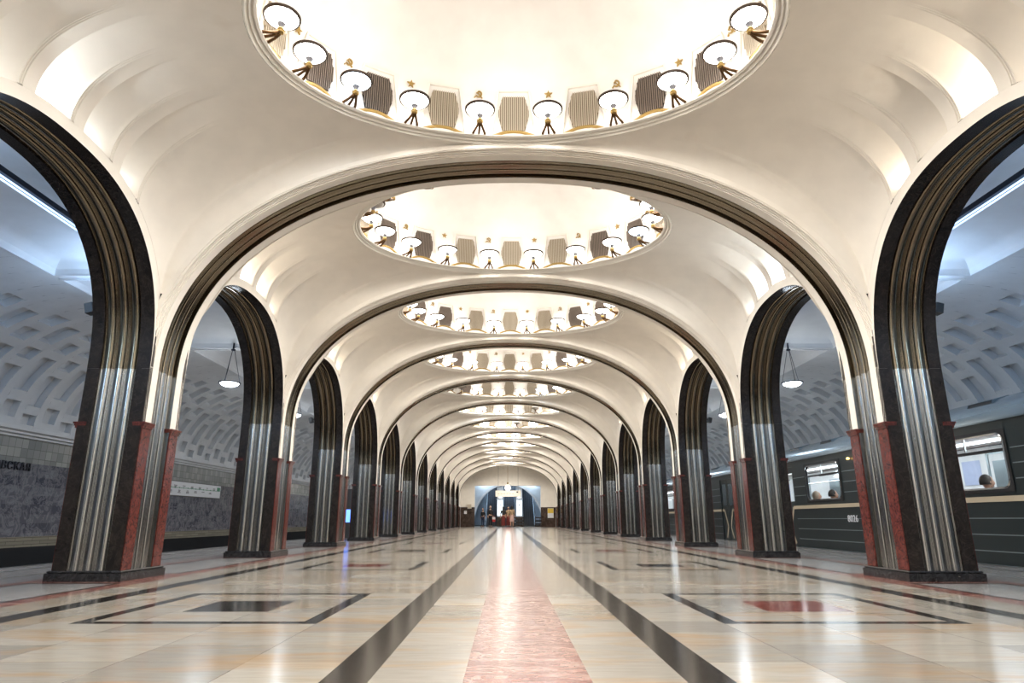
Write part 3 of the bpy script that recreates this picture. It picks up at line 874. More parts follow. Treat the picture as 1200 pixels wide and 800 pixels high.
for s, sn in ((-1, 'left'), (1, 'right')):
    o = pt if first else copy_tree(pt); first = False
    o.location = (s * 5.78, 7.35, 4.36)
    tag(o, f'dark framed strip lamp glowing blue-white under the {sn} platform ceiling', 'ceiling lamp', 'strip lamps above the platforms')

def make_speaker():
    e = empty('wall_speaker'); e.scale = (.62, .62, .62)
    b = MB(); b.box(-.075, .075, -.09, .09, -.11, .11, 'gunmetal', .012); build(b, 'cabinet', e)
    b = MB(); b.box(-.065, .065, -.096, -.0895, -.095, .095, 'black'); build(b, 'front_grille', e)
    b = MB(); b.tube([(-.13, 0, 0), (-.07, 0, 0)], .018, 'gunmetal', 8); b.box(-.145, -.125, -.04, .04, -.05, .05, 'gunmetal'); build(b, 'mounting_arm', e)
    return e
ps = make_speaker(); first = True
for k, w in ((0, 'nearest'), (2, 'third')):
    for s, sn in ((-1, 'left'), (1, 'right')):
        o = ps if first else copy_tree(ps); first = False
        o.location = (s * (XB + .12), PIER0 + P * k - HY + .06, 3.13); o.rotation_euler = (0, .25 * s, 0 if s > 0 else PI)
        if s < 0: o.rotation_euler = (0, .25, PI)
        tag(o, f'small dark loudspeaker box bracketed to the {w} {sn} arch pier, over the platform', 'loudspeaker', 'loudspeakers on the arcade')
        # bracket sits at the platform face of the arcade
def to_mesh(o):
    bpy.context.view_layer.update()
    me = bpy.data.meshes.new_from_object(o.evaluated_get(bpy.context.evaluated_depsgraph_get()))
    n = bpy.data.objects.new(o.name, me); n.matrix_world = o.matrix_world; nm = o.name
    bpy.data.objects.remove(o); C.objects.link(n); n.name = nm; return n
# station name letters on the left track wall
cu = bpy.data.curves.new('station_lettering', 'FONT'); cu.body = 'МАЯКОВСКАЯ'; cu.size = .225; cu.extrude = .015; cu.space_character = 1.16
cu.align_x = 'RIGHT'
o = bpy.data.objects.new('station_name_lettering', cu); C.objects.link(o)
o.location = (-WALLX + .02, 14.02, 1.64); o.rotation_euler = (PI / 2, 0, PI / 2); cu.materials.append(M['ink']); o = to_mesh(o)
tag(o, 'raised bronze Cyrillic station name letters on the left marble track wall', 'lettering')
# route map board
e = empty('route_map_board', (-WALLX + .03, 21., 1.57))
b = MB(); b.box(-.03, 0, -2.5, 2.5, -.23, .23, 'gunmetal'); build(b, 'frame', e)
b = MB(); b.box(0, .012, -2.47, 2.47, -.205, .205, 'white'); p_ = build(b, 'white_panel', e)
b = MB(); b.box(.012, .016, -2.3, 2.3, .02, .036, 'green'); b.box(.012, .017, 2.18, 2.42, .02, .15, 'green'); b.box(.012, .017, -2.42, -2.18, .02, .15, 'green'); build(b, 'green_line_diagram', e)
b = MB(); random.seed(3)
for i in range(16):
    y = -2.1 + i * .27
    b.box(.012, .018, y - .012, y + .012, .01, .055, 'green')
    for r in range(random.choice((1, 2, 3))):
        w = random.uniform(.05, .10); z = (.09 if i % 2 else -.05) - r * .035; b.box(.012, .015, y - w, y + w, z - .009, z + .009, 'ink')
build(b, 'station_names', e)
tag(e, 'long white route map board with a green line on the left track wall', 'sign')
# glowing blue panel
e = empty('information_kiosk', (-6.0, 24.9, 0))
b = MB(); b.box(-.16, .16, -.16, .16, 0, 1.75, 'gunmetal', .02); build(b, 'column_body', e)
b = MB(); b.box(-.13, .13, -.168, -.16, .55, 1.0, 'blue_screen'); b.box(.16, .168, -.12, .12, .55, 1.0, 'blue_screen'); build(b, 'lit_screen', e)
tag(e, 'slim kiosk column with glowing blue screen between the third and fourth left piers', 'kiosk')

# ------------------------------------------------------------------ train
TXF, TXB = 7.28, 9.93
def make_car(L=19.2, doors=(2.45, 7.35, 12.05, 16.75), wins=(4.9, 9.85, 14.4), number=True):
    e = empty('metro_carriage')
    ww, wz0, wz1, dw, dz1 = 1.72, 1.07, 1.93, 1.24, 1.96
    ys = sorted({0, L} | {d - dw / 2 for d in doors} | {d + dw / 2 for d in doors} | {w - ww / 2 for w in wins} | {w + ww / 2 for w in wins})
    b = MB()
    for x, near in ((TXF, 1), (TXB, 0)):
        for i in range(len(ys) - 1):
            y0, y1 = ys[i], ys[i + 1]; c = (y0 + y1) / 2
            isd = any(abs(c - d) < dw / 2 for d in doors); isw = any(abs(c - w) < ww / 2 for w in wins)
            def col(z0, z1): b.box(*sorted((x, x + (.05 if near else -.05))), y0, y1, z0, z1, 'train')
            if isd: col(dz1, 2.10); col(-.85, -.02)
            elif isw: col(-.85, wz0); col(wz1, 2.10)
            else: col(-.85, 2.10)
    b.box(TXF + .05, TXB - .05, 0, .05, -.85, 2.3, 'train'); b.box(TXF + .05, TXB - .05, L - .05, L, -.85, 2.3, 'train')
    build(b, 'body_shell', e)
    b = MB(); b.box(TXF + .05, TXB - .05, .05, L - .05, -.1, -.04, 'seat'); build(b, 'floor_panel', e)
    # roof
    b = MB(); cx = (TXF + TXB) / 2; hw = (TXB - TXF) / 2 + .02; prof = []
    for i in range(25):
        t = PI * i / 24; c, s_ = math.cos(t), math.sin(t)
        prof.append((cx - hw * math.copysign(abs(c) ** (2 / 2.4), c), 2.10 + .50 * s_ ** (2 / 2.4)))
    b.grid([[(x, y, z) for x, z in prof] for y in (0, L)], 'train_roof', True)
    for y in (0, L): b.add([(x, y, z) for x, z in prof], [tuple(range(25))], 'train')
    b.box(TXF - .03, TXF + .02, 0, L, 2.085, 2.115, 'train_roof'); b.box(TXB - .02, TXB + .03, 0, L, 2.085, 2.115, 'train_roof')
    rf = build(b, 'roof', e)
    y = .9
    while y < L - .8:
        b = MB()
        for sx, xx in ((1, TXF), (-1, TXB)):
            for a, h in ((0, 0),):
                x0 = xx + sx * .10; 
                b.add([(x0, y, 2.30), (x0 + sx * .30, y, 2.30), (x0 + sx * .34, y, 2.52), (x0 + sx * .06, y, 2.44),
                       (x0, y + .55, 2.30), (x0 + sx * .30, y + .55, 2.30), (x0 + sx * .34, y + .55, 2.52), (x0 + sx * .06, y + .55, 2.44)],
                      [(0, 1, 2, 3), (7, 6, 5, 4), (3, 2, 6, 7)], 'train_roof')
                b.add([(x0 - sx * .004, y + .02, 2.28), (x0 - sx * .004, y + .53, 2.28), (x0 + sx * .056, y + .53, 2.43), (x0 + sx * .056, y + .02, 2.43)], [(0, 1, 2, 3)], 'black')  # black sheet stands in for the shade inside the scoop opening
        build(b, 'roof_vent_scoop', rf); y += 1.72
    # belt and ribs
    b = MB(); openings = [(d - dw / 2 - .02, d + dw / 2 + .02) for d in doors]
    def segs(op):
        p = .06
        for a, c in sorted(op):
            yield p, a; p = c
        yield p, L - .06
    for a, c in segs(openings): b.box(TXF - .022, TXF, a, c, .905, .985, 'beige')
    build(b, 'beige_belt_rail', e)
    b = MB()
    for z in (-.02, .18, .42, .66): 
        for a, c in segs(openings): b.box(TXF - .012, TXF, a, c, z, z + .014, 'train_rib')
    for z in (1.22, 1.44, 1.66):
        for a, c in segs(openings + [(w - ww / 2 - .08, w + ww / 2 + .08) for w in wins]): b.box(TXF - .012, TXF, a, c, z, z + .014, 'train_rib')
    build(b, 'body_ribs', e)
    # windows
    def rr(y0, y1, z0, z1, r, n=5):
        pts = []
        for (cy, cz_, a0) in ((y1 - r, z1 - r, 0), (y0 + r, z1 - r, 90), (y0 + r, z0 + r, 180), (y1 - r, z0 + r, 270)):
            for i in range(n + 1):
                a = math.radians(a0 + 90 * i / n); pts.append((cy + r * math.cos(a), cz_ + r * math.sin(a)))
        return pts
    for w in wins:
        for x, sx in ((TXF, -1), (TXB, 1)):
            b = MB(); y0, y1 = w - ww / 2, w + ww / 2
            o_ = rr(y0 - .03, y1 + .03, wz0 - .03, wz1 + .03, .03); i_ = rr(y0 + .03, y1 - .03, wz0 + .03, wz1 - .03, .12)
            b.grid([[(x + sx * .015, a, c) for a, c in o_], [(x + sx * .018, a, c) for a, c in i_], [(x - sx * .04, a, c) for a, c in i_]], 'black', cv=True)
            b.grid([[(x + sx * .018, a, c) for a, c in rr(y0 + .02, y1 - .02, wz0 + .02, wz1 - .02, .13)], [(x + sx * .024, a, c) for a, c in rr(y0 + .045, y1 - .045, wz0 + .045, wz1 - .045, .11)]], 'chrome', cv=True)
            zt = wz0 + .57
            b.box(min(x, x + sx * .02), max(x, x + sx * .02), y0 + .03, y1 - .03, zt, zt + .035, 'black')
            b.box(min(x, x + sx * .02), max(x, x + sx * .02), w - .012, w + .012, zt, wz1 - .03, 'chrome')
            f = build(b, 'window_frame', e)
            b = MB(); b.quad((x, y0 + .02, wz0 + .02), (x, y1 - .02, wz0 + .02), (x, y1 - .02, wz1 - .02), (x, y0 + .02, wz1 - .02), 'glass'); build(b, 'window_pane', f)
    # doors
    for d in doors:
        for hs in (-1, 1):
            b = MB(); y0, y1 = sorted((d + hs * .008, d + hs * dw / 2)); x = TXF + .03; gy0, gy1, gz0, gz1 = y0 + .12, y1 - .12, 1.10, 1.80
            for (a, c, p, q) in ((y0, gy0, -.02, dz1), (gy1, y1, -.02, dz1), (gy0, gy1, -.02, gz0), (gy0, gy1, gz1, dz1)): b.box(x, x + .03, a, c, p, q, 'train')
            if hs > 0 or True:
                ch = [(d + hs * .52, .96, d + hs * .50, .90), (d + hs * .20, .42), (d + hs * .50, .10)]
                pts = [(d + hs * dw / 2, .945), (d + hs * .40, .945), (d + hs * .13, .42), (d + hs * .34, .06)]
                for (p0, p1) in zip(pts[:-1], pts[1:]):
                    dv = Vector((p1[0] - p0[0], p1[1] - p0[1])); nn = Vector((-dv.y, dv.x)).normalized() * .04
                    q = [(p0[0] + nn.x, p0[1] + nn.y), (p1[0] + nn.x, p1[1] + nn.y), (p1[0] - nn.x, p1[1] - nn.y), (p0[0] - nn.x, p0[1] - nn.y)]
                    b.add([(x - .004, a, c) for a, c in q], [(0, 1, 2, 3)], 'beige')
            dd = build(b, 'sliding_door', e)
            b = MB(); b.quad((x + .01, gy0, gz0), (x + .01, gy1, gz0), (x + .01, gy1, gz1), (x + .01, gy0, gz1), 'glass'); build(b, 'door_pane', dd)
    # far side doors as one panel each
    for d in doors:
        b = MB(); b.box(TXB - .06, TXB - .03, d - dw / 2, d + dw / 2, -.02, dz1, 'white_panel'); build(b, 'far_door', e)
    for d in doors:
        b = MB(); x0, x1 = TXB - .105, TXB - .09
        for (a, c, p, q) in ((d - .64, d - .58, 0, 1.98), (d + .58, d + .64, 0, 1.98), (d - .64, d + .64, 1.94, 2.0), (d - .015, d + .015, 0, 1.94)): b.box(x0, x1, a, c, p, q, 'train_rib')
        for hs in (-1, 1): b.box(x0 + .005, x1, *sorted((d + hs * .12, d + hs * .48)), 1.12, 1.8, 'train_rib')
        build(b, 'far_door_frame', e)
    # interior
    b = MB()
    for w in wins: b.box(TXB - .088, TXB - .072, w - .42, w + .42, wz0, wz1 - .1, 'train_rib')
    for i in range(len(ys) - 1):
        y0, y1 = ys[i], ys[i + 1]; c = (y0 + y1) / 2
        if any(abs(c - w) < ww / 2 for w in wins):
            ya_, yb_ = c - .42, c + .42
            b.box(TXB - .09, TXB - .07, y0, y1, -.04, wz0, 'white_panel'); b.box(TXB - .09, TXB - .07, y0, y1, wz1 - .1, 2.1, 'white_panel'); b.box(TXB - .09, TXB - .07, y0, ya_, wz0, wz1 - .1, 'white_panel'); b.box(TXB - .09, TXB - .07, yb_, y1, wz0, wz1 - .1, 'white_panel')
        else: b.box(TXB - .09, TXB - .07, y0, y1, -.04, 2.1, 'white_panel')
    b.box(TXF + .06, TXB - .06, .06, L - .06, 2.12, 2.15, 'white_panel')
    build(b, 'interior_lining', e)
    b = MB()
    for x in (TXF + .75, TXB - .75): b.box(x - .07, x + .07, .4, L - .4, 2.09, 2.118, 'train_lamp')
    build(b, 'ceiling_light_strip', e)
    for w in wins:
        for x, sx in ((TXF + .08, 1), (TXB - .10, -1)):
            b = MB(); b.box(*sorted((x, x + sx * .45)), w - 1.35, w + 1.35, .28, .40, 'seat', .02); b.box(*sorted((x, x + sx * .10)), w - 1.35, w + 1.35, .40, .86, 'seat', .02); build(b, 'bench_seat', e)
        b = MB(); b.tube([(TXF + .6, w - 1.4, 1.72), (TXF + .6, w + 1.4, 1.72)], .014, 'chrome', 6); b.tube([(TXB - .6, w - 1.4, 1.72), (TXB - .6, w + 1.4, 1.72)], .014, 'chrome', 6); build(b, 'grab_rail', e)
        b = MB(); b.box(TXB - .10, TXB - .09, w + 3.3, w + 3.85, 1.35, 1.85, 'poster'); build(b, 'advert_panel', e)
    b = MB(); b.lathe([(0, 0), (.03, .005), (.035, .03), (0, .05)], 'amber', 10, (0, 0, 0))
    o = build(b, 'marker_lamp', e); o.location = (TXF - .05, doors[1] + dw / 2 + .52, 1.89); o.rotation_euler = (0, 0, 0)
    return e
car = make_car()
car.location = (0, 5.6, 0)
tag(car, 'dark green metro carriage with lit windows, nearest part of the train on the right', 'train carriage', 'carriages of the waiting train')
def car_number(parent, y, s='8026'):
    cu = bpy.data.curves.new('carriage_number', 'FONT'); cu.body = s; cu.size = .20; cu.extrude = .006; cu.space_character = 1.1
    o = bpy.data.objects.new('carriage_number', cu); C.objects.link(o); cu.materials.append(M['white'])
    o.location = (TXF - .014, y, .60); o.rotation_euler = (PI / 2, 0, -PI / 2); o = to_mesh(o); adopt(o, parent)
c2 = copy_tree(car); c2.location = (0, 25.2, 0); tag(c2, 'dark green metro carriage seen through the fourth to seventh right archways', 'train carriage')
c3 = copy_tree(car); c3.location = (0, 44.8 - 3.4, 0)
c3.location = (0, 44.8, 0)
# the last carriage stops short of the end wall: drop it, the photo shows nothing of it
def drop(o):
    for ch in list(KIDS.get(o.as_pointer(), [])): drop(ch)
    bpy.data.objects.remove(o)
drop(c3)
car_number(car, 14.5 - 5.6)
for i in (0, 1):
    for j in (0, 1):
        lights('carriage_light', 'AREA', ((TXF + TXB) / 2, 5.6 + 19.6 * i + 5 + 9 * j, 2.07), 60, (.86, .94, 1.), shape='RECTANGLE', size=1.2, size_y=8.5)

# ------------------------------------------------------------------ people
def skin_mesh(name, verts, edges, radii, root, m, parent=None, sub=1):
    me = bpy.data.meshes.new(name); me.from_pydata([tuple(v) for v in verts], edges, [])
    me.materials.append(M[m]); o = bpy.data.objects.new(name, me); C.objects.link(o)
    o.modifiers.new('Skin', 'SKIN'); sv = me.skin_vertices[0].data
    for i, r in enumerate(radii): sv[i].radius = (r, r) if not isinstance(r, tuple) else r; sv[i].use_root = (i == root)
    o.modifiers['Skin'].use_smooth_shade = True
    s = o.modifiers.new('Sub', 'SUBSURF'); s.levels = sub; s.render_levels = sub
    if parent: adopt(o, parent)
    return o
def person(loc, rz, H=1.7, pose='stand', top='black_cloth', bottom='navy', skirt=False, hair='hair_dark', label='', group=None, longhair=True, sleeves=True):
    k = H / 1.7; e = empty('person', loc, rz); e.scale = (k, k, k)
    V, E, R = [], [], []
    def v(p, r, par=None):
        V.append(Vector(p)); R.append(r)
        if par is not None: E.append((par, len(V) - 1))
        return len(V) - 1
    sit = pose == 'sit'; zb = .93 if not sit else .52
    pel = v((0, 0, zb), .115); wa = v((0, 0, zb + .17), .105, pel); ch = v((0, .01, zb + .38), .125, wa); nk = v((0, 0, zb + .55), .055, ch); hb = v((0, 0, zb + .62), .052, nk)
    for s in (-1, 1):
        sh = v((s * .17, 0, zb + .47), .055, ch); 
        if sit: el = v((s * .22, -.06, zb + .22), .042, sh); wr = v((s * .14, -.26, zb + .16), .03, el); fd = Vector((-.1 * s, -1, -.2))
        else: el = v((s * .235, .03, zb + .20), .042, sh); wr = v((s * .25, -.03, zb - .03), .029, el); fd = Vector((0, -.1, -1))
        fd = fd.normalized(); pm = v(V[wr] + fd * .07, .028, wr)
        side = Vector((0, 1, 0)) if not sit else Vector((1, 0, 0))
        for f in range(4):
            a = v(V[pm] + fd * .035 + side * (f - 1.5) * .018, .0095, pm); v(V[a] + fd * (.04 if f in (1, 2) else .032) + Vector((-s * .01, -.008, 0)), .008, a)
        a = v(V[wr] + fd * .045 - side * .034, .011, wr); v(V[a] + fd * .035 - side * .01, .009, a)
        hp = v((s * .09, 0, zb - .04), .09, pel)
        if sit: kn = v((s * .12, -.43, zb - .03), .062, hp); an = v((s * .12, -.43, .09), .036, kn)
        else:
            st = s * .06 if pose == 'walk' else 0; kn = v((s * .095, -st, .50), .058, hp); an = v((s * .095, st * 1.6, .09), .036, kn)
        v(V[an] + Vector((0, -.14, -.055)), .032, an)
    body = skin_mesh('body', V, E, R, 0, 'skin', e)
    # head joined into the body's neck: own modelled head with face, kept as the same skin
    b = MB(); n, m_ = 16, 12; rows = []
    for i in range(m_ + 1):
        t = PI * i / m_; row = []
        for j in range(n):
            a = 2 * PI * j / n; x = .074 * math.sin(t) * math.cos(a); y = .092 * math.sin(t) * math.sin(a); z = .115 * math.cos(t)
            if z < -.02: x *= 1 - (-.02 - z) * 3.2; y *= 1 - (-.02 - z) * 2.0
            fr = -math.sin(a)
            if fr > .9:
                if -.03 < z < .012: y -= .016
                elif .012 <= z < .05: y += .006
                elif -.085 < z < -.05: y -= .004
            row.append((x, y - .012, z + zb + .735))
        rows.append(row)
    b.grid(rows, 'skin', True, cv=True)
    for s in (-1, 1):
        b.lathe([(0, -.025), (.012, -.015), (.014, .01), (0, .028)], 'skin', 8, (s * .075, 0, zb + .735)); b.lathe([(0, -.008), (.009, 0), (0, .008)], 'white', 8, (s * .030, -.094, zb + .755))
        b.lathe([(0, -.004), (.005, 0), (0, .004)], 'ink', 6, (s * .030, -.101, zb + .755))
    b.box(-.022, .022, -.099, -.092, zb + .672, zb + .680, 'red_cloth')
    build(b, 'head', e)
    b = MB(); rows = []
    for i in range(9):
        t = PI * .62 * i / 8
        rows.append([(.086 * math.sin(t) * math.cos(a), .104 * math.sin(t) * math.sin(a) + .010 - (0 if math.sin(a) > -.3 else -.022 * (i / 8)), .122 * math.cos(t) + zb + .742) for a in [2 * PI * j / 16 for j in range(16)]])
    b.grid(rows, hair, True, cv=True)
    if longhair:
        b.grid([[(.075 * q * math.cos(a), .085 * math.sin(a) + .012, z) for a in [PI * j / 8 for j in range(9)]] for z, q in ((zb + .75, 1.1), (zb + .66, 1.12), (zb + .57, 1.0), (zb + .50, .8))], hair, True)
    build(b, 'hair', e)
    # clothing follows the body
    V2, E2, R2 = [], [], []
    def w(p, r, par=None):
        V2.append(Vector(p)); R2.append(r)
        if par is not None: E2.append((par, len(V2) - 1))
        return len(V2) - 1
    a = w((0, 0, zb + .02), .135); c = w((0, 0, zb + .17), .118, a); d = w((0, .01, zb + .38), .142, c); w((0, 0, zb + .50), .085, d)
    ai = 0; L_ = len(V)
    for s, base in ((-1, 5), (1, None)): pass
    for s in (-1, 1):
        sh = w((s * .17, 0, zb + .47), .066, d)
        if sit: el = w((s * .22, -.06, zb + .22), .054, sh); sleeves and w((s * .155, -.22, zb + .17), .042, el)
        else: el = w((s * .235, .03, zb + .20), .054, sh); sleeves and w((s * .249, -.02, zb + .02), .042, el)
    skin_mesh('top', V2, E2, R2, 0, top, e)
    V2, E2, R2 = [], [], []
    if skirt:
        b = MB(); b.lathe([(.13, zb + .06), (.165, zb - .10), (.18, zb - .3), (.20, .45 if skirt == 'knee' else .16), (.18, .45 if skirt == 'knee' else .16)], bottom, 18, sy=.8); build(b, 'skirt', e)
    else:
        a = w((0, 0, zb + .04), .13)
        for s in (-1, 1):
            hp = w((s * .09, 0, zb - .04), .104, a)
            if sit: kn = w((s * .12, -.43, zb - .03), .076, hp); w((s * .12, -.43, .12), .056, kn)
            else:
                st = s * .06 if pose == 'walk' else 0; kn = w((s * .095, -st, .50), .074, hp); w((s * .095, st * 1.6, .11), .056, kn)
        skin_mesh('trousers', V2, E2, R2, 0, bottom, e)
    b = MB()
    for s in (-1, 1):
        x = s * (.12 if sit else .095); y = (-.43 if sit else (s * .06 * 1.6 if pose == 'walk' else 0))
        b.box(x - .045, x + .045, y - .20, y + .06, 0, .075, 'black_cloth', .015)
    build(b, 'shoes', e)
    tag(e, label, 'person', group); return e
# at the far end of the hall
person((-.42, 58.9, 0), PI, 1.66, 'stand', 'black_cloth', 'maroon', 'long', 'hair_dark', 'person in black top and long dark red skirt standing at the hall end', sleeves=False)
person((.02, 59.9, 0), .3, 1.68, 'stand', 'tan', 'maroon', 'long', 'hair_dark', 'dark-haired person in pale top standing half behind the tan-coated person')
person((.33, 58.6, 0), PI, 1.74, 'walk', 'tan', 'pink', 'knee', 'hair_dark', 'person in tan top and pale pink skirt walking towards the escalators')
person((-1.55, 58.8, 0), .5, 1.72, 'stand', 'black_cloth', 'black_cloth', False, 'hair_light', 'fair-haired person in black carrying a red and white bag near the escalators', longhair=False)
person((-2.25, 59.8, 0), -.6, 1.55, 'stand', 'black_cloth', 'navy', False, 'hair_dark', 'dark-dressed person standing by the left side of the end opening')
e = empty('shopping_bag', (-1.25, 58.72, .45))
b = MB(); b.box(-.13, .13, -.06, .06, 0, .20, 'red_cloth', .01); b.box(-.13, .13, -.06, .06, .20, .40, 'white_cloth', .01); build(b, 'bag_body', e)
b = MB(); b.tube([(-.07, 0, .39), (-.05, 0, .52), (.05, 0, .52), (.07, 0, .39)], .008, 'red_cloth', 6); build(b, 'bag_handle', e)
tag(e, 'red and white bag hanging beside the fair-haired person in black', 'bag')
# passengers (on the near bench, backs to the platform window)
person((TXF + .42, 10.75, -.04), PI / 2, 1.72, 'sit', 'black_cloth', 'navy', False, 'hair_dark', 'dark-haired passenger seated behind the nearest carriage window', 'seated train passengers', False)
person((TXF + .42, 15.9, -.04), PI / 2, 1.70, 'sit', 'grey_cloth', 'navy', False, 'hair_dark', 'dark-haired passenger seated at the second carriage window, right of the fair-haired one', 'seated train passengers', False)
person((TXF + .42, 16.75, -.04), PI / 2, 1.70, 'sit', 'blue_cloth', 'navy', False, 'hair_light', 'fair-haired passenger in blue seated inside the second carriage window', 'seated train passengers')

# ------------------------------------------------------------------ escalator hall beyond the end wall
YE = Y1_ + .35
b = MB()
A = sup(3.3, 3.9, 2., 40)
for y0, y1, q in ((64.0, 64.6, 1.), (64.6, 80., 1.06)):
    b.grid([[(x * q, y0, z * q), (x * q, y1, z * q + (y1 - 64.6 if y1 > 70 else 0) * .5)] for x, z, _, _ in A], 'tunnel', True)
b.grid([[(x * q, 63.97 - d, z * q) for q, d in ((1., 0), (1., .06), (1.05, .06), (1.05, 0))] for x, z, _, _ in A], 'white', True)
b.grid([[(x, 64., z), (x * 1.7 , 64., z * 1.6 + .2)] for x, z, _, _ in A], 'tunnel', True)
for s in (-1, 1): b.quad((s * 4.6, YE, 0), (s * 4.6, 64.0, 0), (s * 4.6, 64.0, 5.5), (s * 4.6, YE, 5.5), 'tunnel')
b.quad((-4.6, YE, 5.0), (4.6, YE, 5.0), (4.6, 64, 5.0), (-4.6, 64, 5.0), 'tunnel')
b.quad((-5, 80, 0), (5, 80, 0), (5, 80, 14), (-5, 80, 14), 'tunnel')
struct(b, 'wall_escalator_hall')
def make_escalator():
    e = empty('escalator')
    b = MB(); n = 26
    for i in range(n):
        y = .6 + i * .42; z = .24 * i
        b.box(-.5, .5, y, y + .42, z - .1, z + .24, 'tread')
        for j in range(5): b.box(-.5 + j * .2, -.49 + j * .2, y - .012, y, z + .02, z + .22, 'rail')
    b.box(-.5, .5, -.6, .6, 0, .02, 'tread'); build(b, 'steps', e)
    for s in (-1, 1):
        b = MB(); b.add([(s * .55, -.5, 0), (s * .55, .4, 0), (s * .55, 11.5, 6.4), (s * .55, 11.5, 7.3), (s * .55, .6, .95), (s * .55, -.5, .9)], [(0, 1, 2, 3, 4, 5)], 'tunnel'); bal = build(b, 'balustrade', e)
        b = MB(); b.tube([(s * .58, -.62, .4), (s * .58, -.6, .85), (s * .58, -.3, .97), (s * .58, .6, 1.02), (s * .58, 11.5, 7.37)], .04, 'black', 6); build(b, 'handrail', bal)
    return e
pe = make_escalator(); first = True
for x, w in ((-1.62, 'left'), (.12, 'middle'), (2.05, 'right')):
    o = pe if first else copy_tree(pe); first = False
    o.location = (x, 65.0, 0); tag(o, f'dark stepped escalator rising beyond the hall end, {w} one of three', 'escalator', 'escalators beyond the hall')
def lit_column(x, label):
    e = empty('illuminated_column', (x, 64.6, 0))
    b = MB(); b.box(-.34, .34, -.1, .1, 0, .9, 'endstone', .02); b.box(-.3, .3, -.08, .08, .9, 3.9, 'white'); build(b, 'column_base', e)
    b = MB(); b.box(-.27, .27, -.095, -.081, 1.0, 2.45, 'lit_white'); build(b, 'lit_panel', e)
    b = MB(); b.lathe([(0, -.16), (.11, -.11), (.16, 0), (.11, .11), (0, .16)], 'globe', 14, (0, -.28, 2.75)); build(b, 'lamp_globe', e)
    b = MB(); b.box(-.36, .36, -.12, .12, 2.5, 2.56, 'white'); b.box(-.02, .02, -.3, 0, 2.55, 2.6, 'chrome'); build(b, 'cap_ledge', e)
    b = MB(); b.lathe([(0, 0), (.05, .0), (.05, .02), (0, .02)], 'ink', 10, (0, -.11, 0)); 
    for z in (1.5, 1.95): b.box(-.05, .05, -.1, -.096, z, z + .1, 'ink')
    build(b, 'small_notices', e)
    tag(e, label, 'column', 'lit columns between the escalators'); return e
lit_column(-.76, 'glowing white notice column between the left and middle escalators')
lit_column(1.08, 'glowing white notice column between the middle and right escalators')
for x, s in ((1.0, 'between the middle and right escalators'), (3.0, 'right of the right escalator')):
    e = empty('ticket_booth', (x, 62.9 if x > 2 else 63.6, 0))
    b = MB(); b.box(-.5, .5, -.2, .2, 0, .1, 'endstone'); b.box(-.48, .48, -.03, .03, .75, .85, 'endstone', .01)
    for xx in (-.46, 0, .46): b.box(xx - .03, xx + .03, -.05, .05, .1, .8, 'endstone')
    build(b, 'rail_frame', e)
    b = MB(); b.box(-.44, .44, -.02, .02, .15, .32, 'tread'); b.box(-.44, .44, -.02, .02, .42, .6, 'tread'); build(b, 'infill_bars', e)
    e.name = 'barrier_rail'; tag(e, f'low dark barrier rail standing {s}', 'barrier', 'barriers before the escalators')
for x in (-2.3, 0, 2.3): lights('escalator_hall_light', 'POINT', (x, 63.2 + abs(x) * .2, 4.2), 45, (.75, .88, 1.), shadow_soft_size=.3)
for y in (68, 73): lights('escalator_hall_light', 'POINT', (0, y, 3.5 + (y - 64.6) * .5), 330, (.65, .82, 1.), shadow_soft_size=.3)
# hanging sign, globe, notices on the end wall
e = empty('hanging_sign', (.01, 60.3, 2.90))
b = MB(); b.box(-1.15, 1.15, -.05, .05, -.27, .27, 'cream_sign', .01); build(b, 'board', e)
for x in (-.9, .9):
    b = MB(); b.tube([(x, 0, .27), (x, 0, 2.5)], .012, 'gunmetal', 6); build(b, 'hanger_rod', e)
b = MB(); b.box(.75, .90, -.056, -.05, .08, .2, 'ink')
for i in range(6): b.box(-.95 + i * .26, -.78 + i * .26, -.054, -.05, -.05, .03, 'vent_tan')
build(b, 'printed_text', e)
tag(e, 'cream hanging direction sign in front of the end opening', 'sign')
e = empty('hanging_globe_lamp', (-.03, 60.0, 3.40))
b = MB(); b.lathe([(0, -.28), (.15, -.24), (.26, -.10), (.28, 0), (.26, .10), (.15, .24), (0, .28)], 'globe', 20); build(b, 'glass_globe', e)
b = MB(); b.tube([(0, 0, .26), (0, 0, 2.0)], .015, 'gilt', 6); b.lathe([(0, .26), (.07, .27), (.05, .33), (0, .35)], 'gilt', 12); build(b, 'hanger', e)
tag(e, 'round white globe lamp hanging over the cream sign at the end', 'pendant lamp')
lights('globe_light', 'POINT', (-.03, 59.6, 3.3), 25, (1, .95, .85), shadow_soft_size=.28)
e = empty('end_camera_dome', (-.03, Y1_ - .03, 3.86)); e.name = 'gold_wall_boss'
b = MB(); b.lathe([(.0, -.08), (.06, -.05), (.08, 0), (.06, .05), (0, .08)], 'gilt', 12); build(b, 'boss', e); tag(e, 'tiny gold boss on the white end wall above the opening', 'wall ornament')
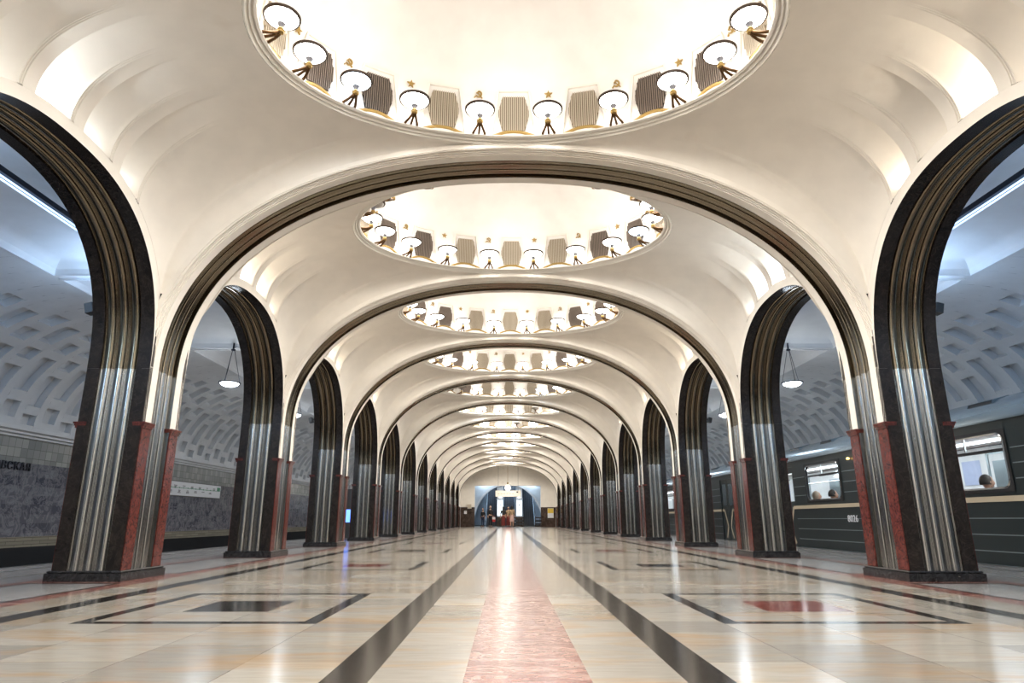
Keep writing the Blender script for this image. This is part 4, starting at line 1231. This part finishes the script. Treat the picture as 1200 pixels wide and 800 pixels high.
e = empty('wall_poster', (3.85, Y1_ - .02, 1.20))
b = MB(); b.box(-.27, .27, -.012, .0, -.42, .42, 'white'); build(b, 'sheet', e)
b = MB(); b.box(-.26, .26, -.016, -.0125, .0, .40, 'yellow'); build(b, 'yellow_print', e)
tag(e, 'yellow and white poster on the dark marble right of the end opening', 'poster')
e = empty('wall_notice', (-3.86, Y1_ - .02, 1.27))
b = MB(); b.box(-.12, .12, -.012, 0, -.14, .14, 'white'); build(b, 'sheet', e)
b = MB(); b.box(-.08, .08, -.014, -.0125, .05, .07, 'ink'); build(b, 'print', e)
tag(e, 'small white notice on the dark marble left of the end opening', 'notice')
e = empty('wall_cabinet', (-3.5, Y1_ - .10, 1.80))
b = MB(); b.box(-.18, .18, -.1, .1, -.2, .2, 'cream_sign', .01); build(b, 'casing', e)
b = MB(); b.box(-.15, .15, -.106, -.1, -.16, .16, 'vent_tan'); build(b, 'cover', e)
tag(e, 'small beige box on the end wall where plaster meets dark marble', 'wall box')

# ------------------------------------------------------------------ camera, world, view
cam = bpy.data.cameras.new('camera'); co = bpy.data.objects.new('camera', cam); C.objects.link(co)
co.location = (-.085, 0, .65); co.rotation_euler = (math.radians(90 + math.degrees(math.atan(208.4 / 759.7))), 0, 0)
cam.sensor_width = 36; cam.lens = 36 * 759.7 / 1200; cam.shift_x = 5.7 / 1200; cam.clip_start = .05; cam.clip_end = 300
sc.camera = co
w = bpy.data.worlds.new('world'); sc.world = w; w.use_nodes = True
w.node_tree.nodes['Background'].inputs[0].default_value = (.5, .55, .6, 1); w.node_tree.nodes['Background'].inputs[1].default_value = .02
vs = sc.view_settings; vs.view_transform = 'Standard'; vs.look = 'None'; vs.exposure = .48; vs.gamma = 1; vs.use_curve_mapping = False
sc.cycles.adaptive_threshold = .02; sc.cycles.max_bounces = 7; sc.cycles.diffuse_bounces = 4; sc.cycles.glossy_bounces = 4; sc.cycles.transparent_max_bounces = 8
sc.cycles.sample_clamp_indirect = 6; sc.cycles.use_light_tree = True
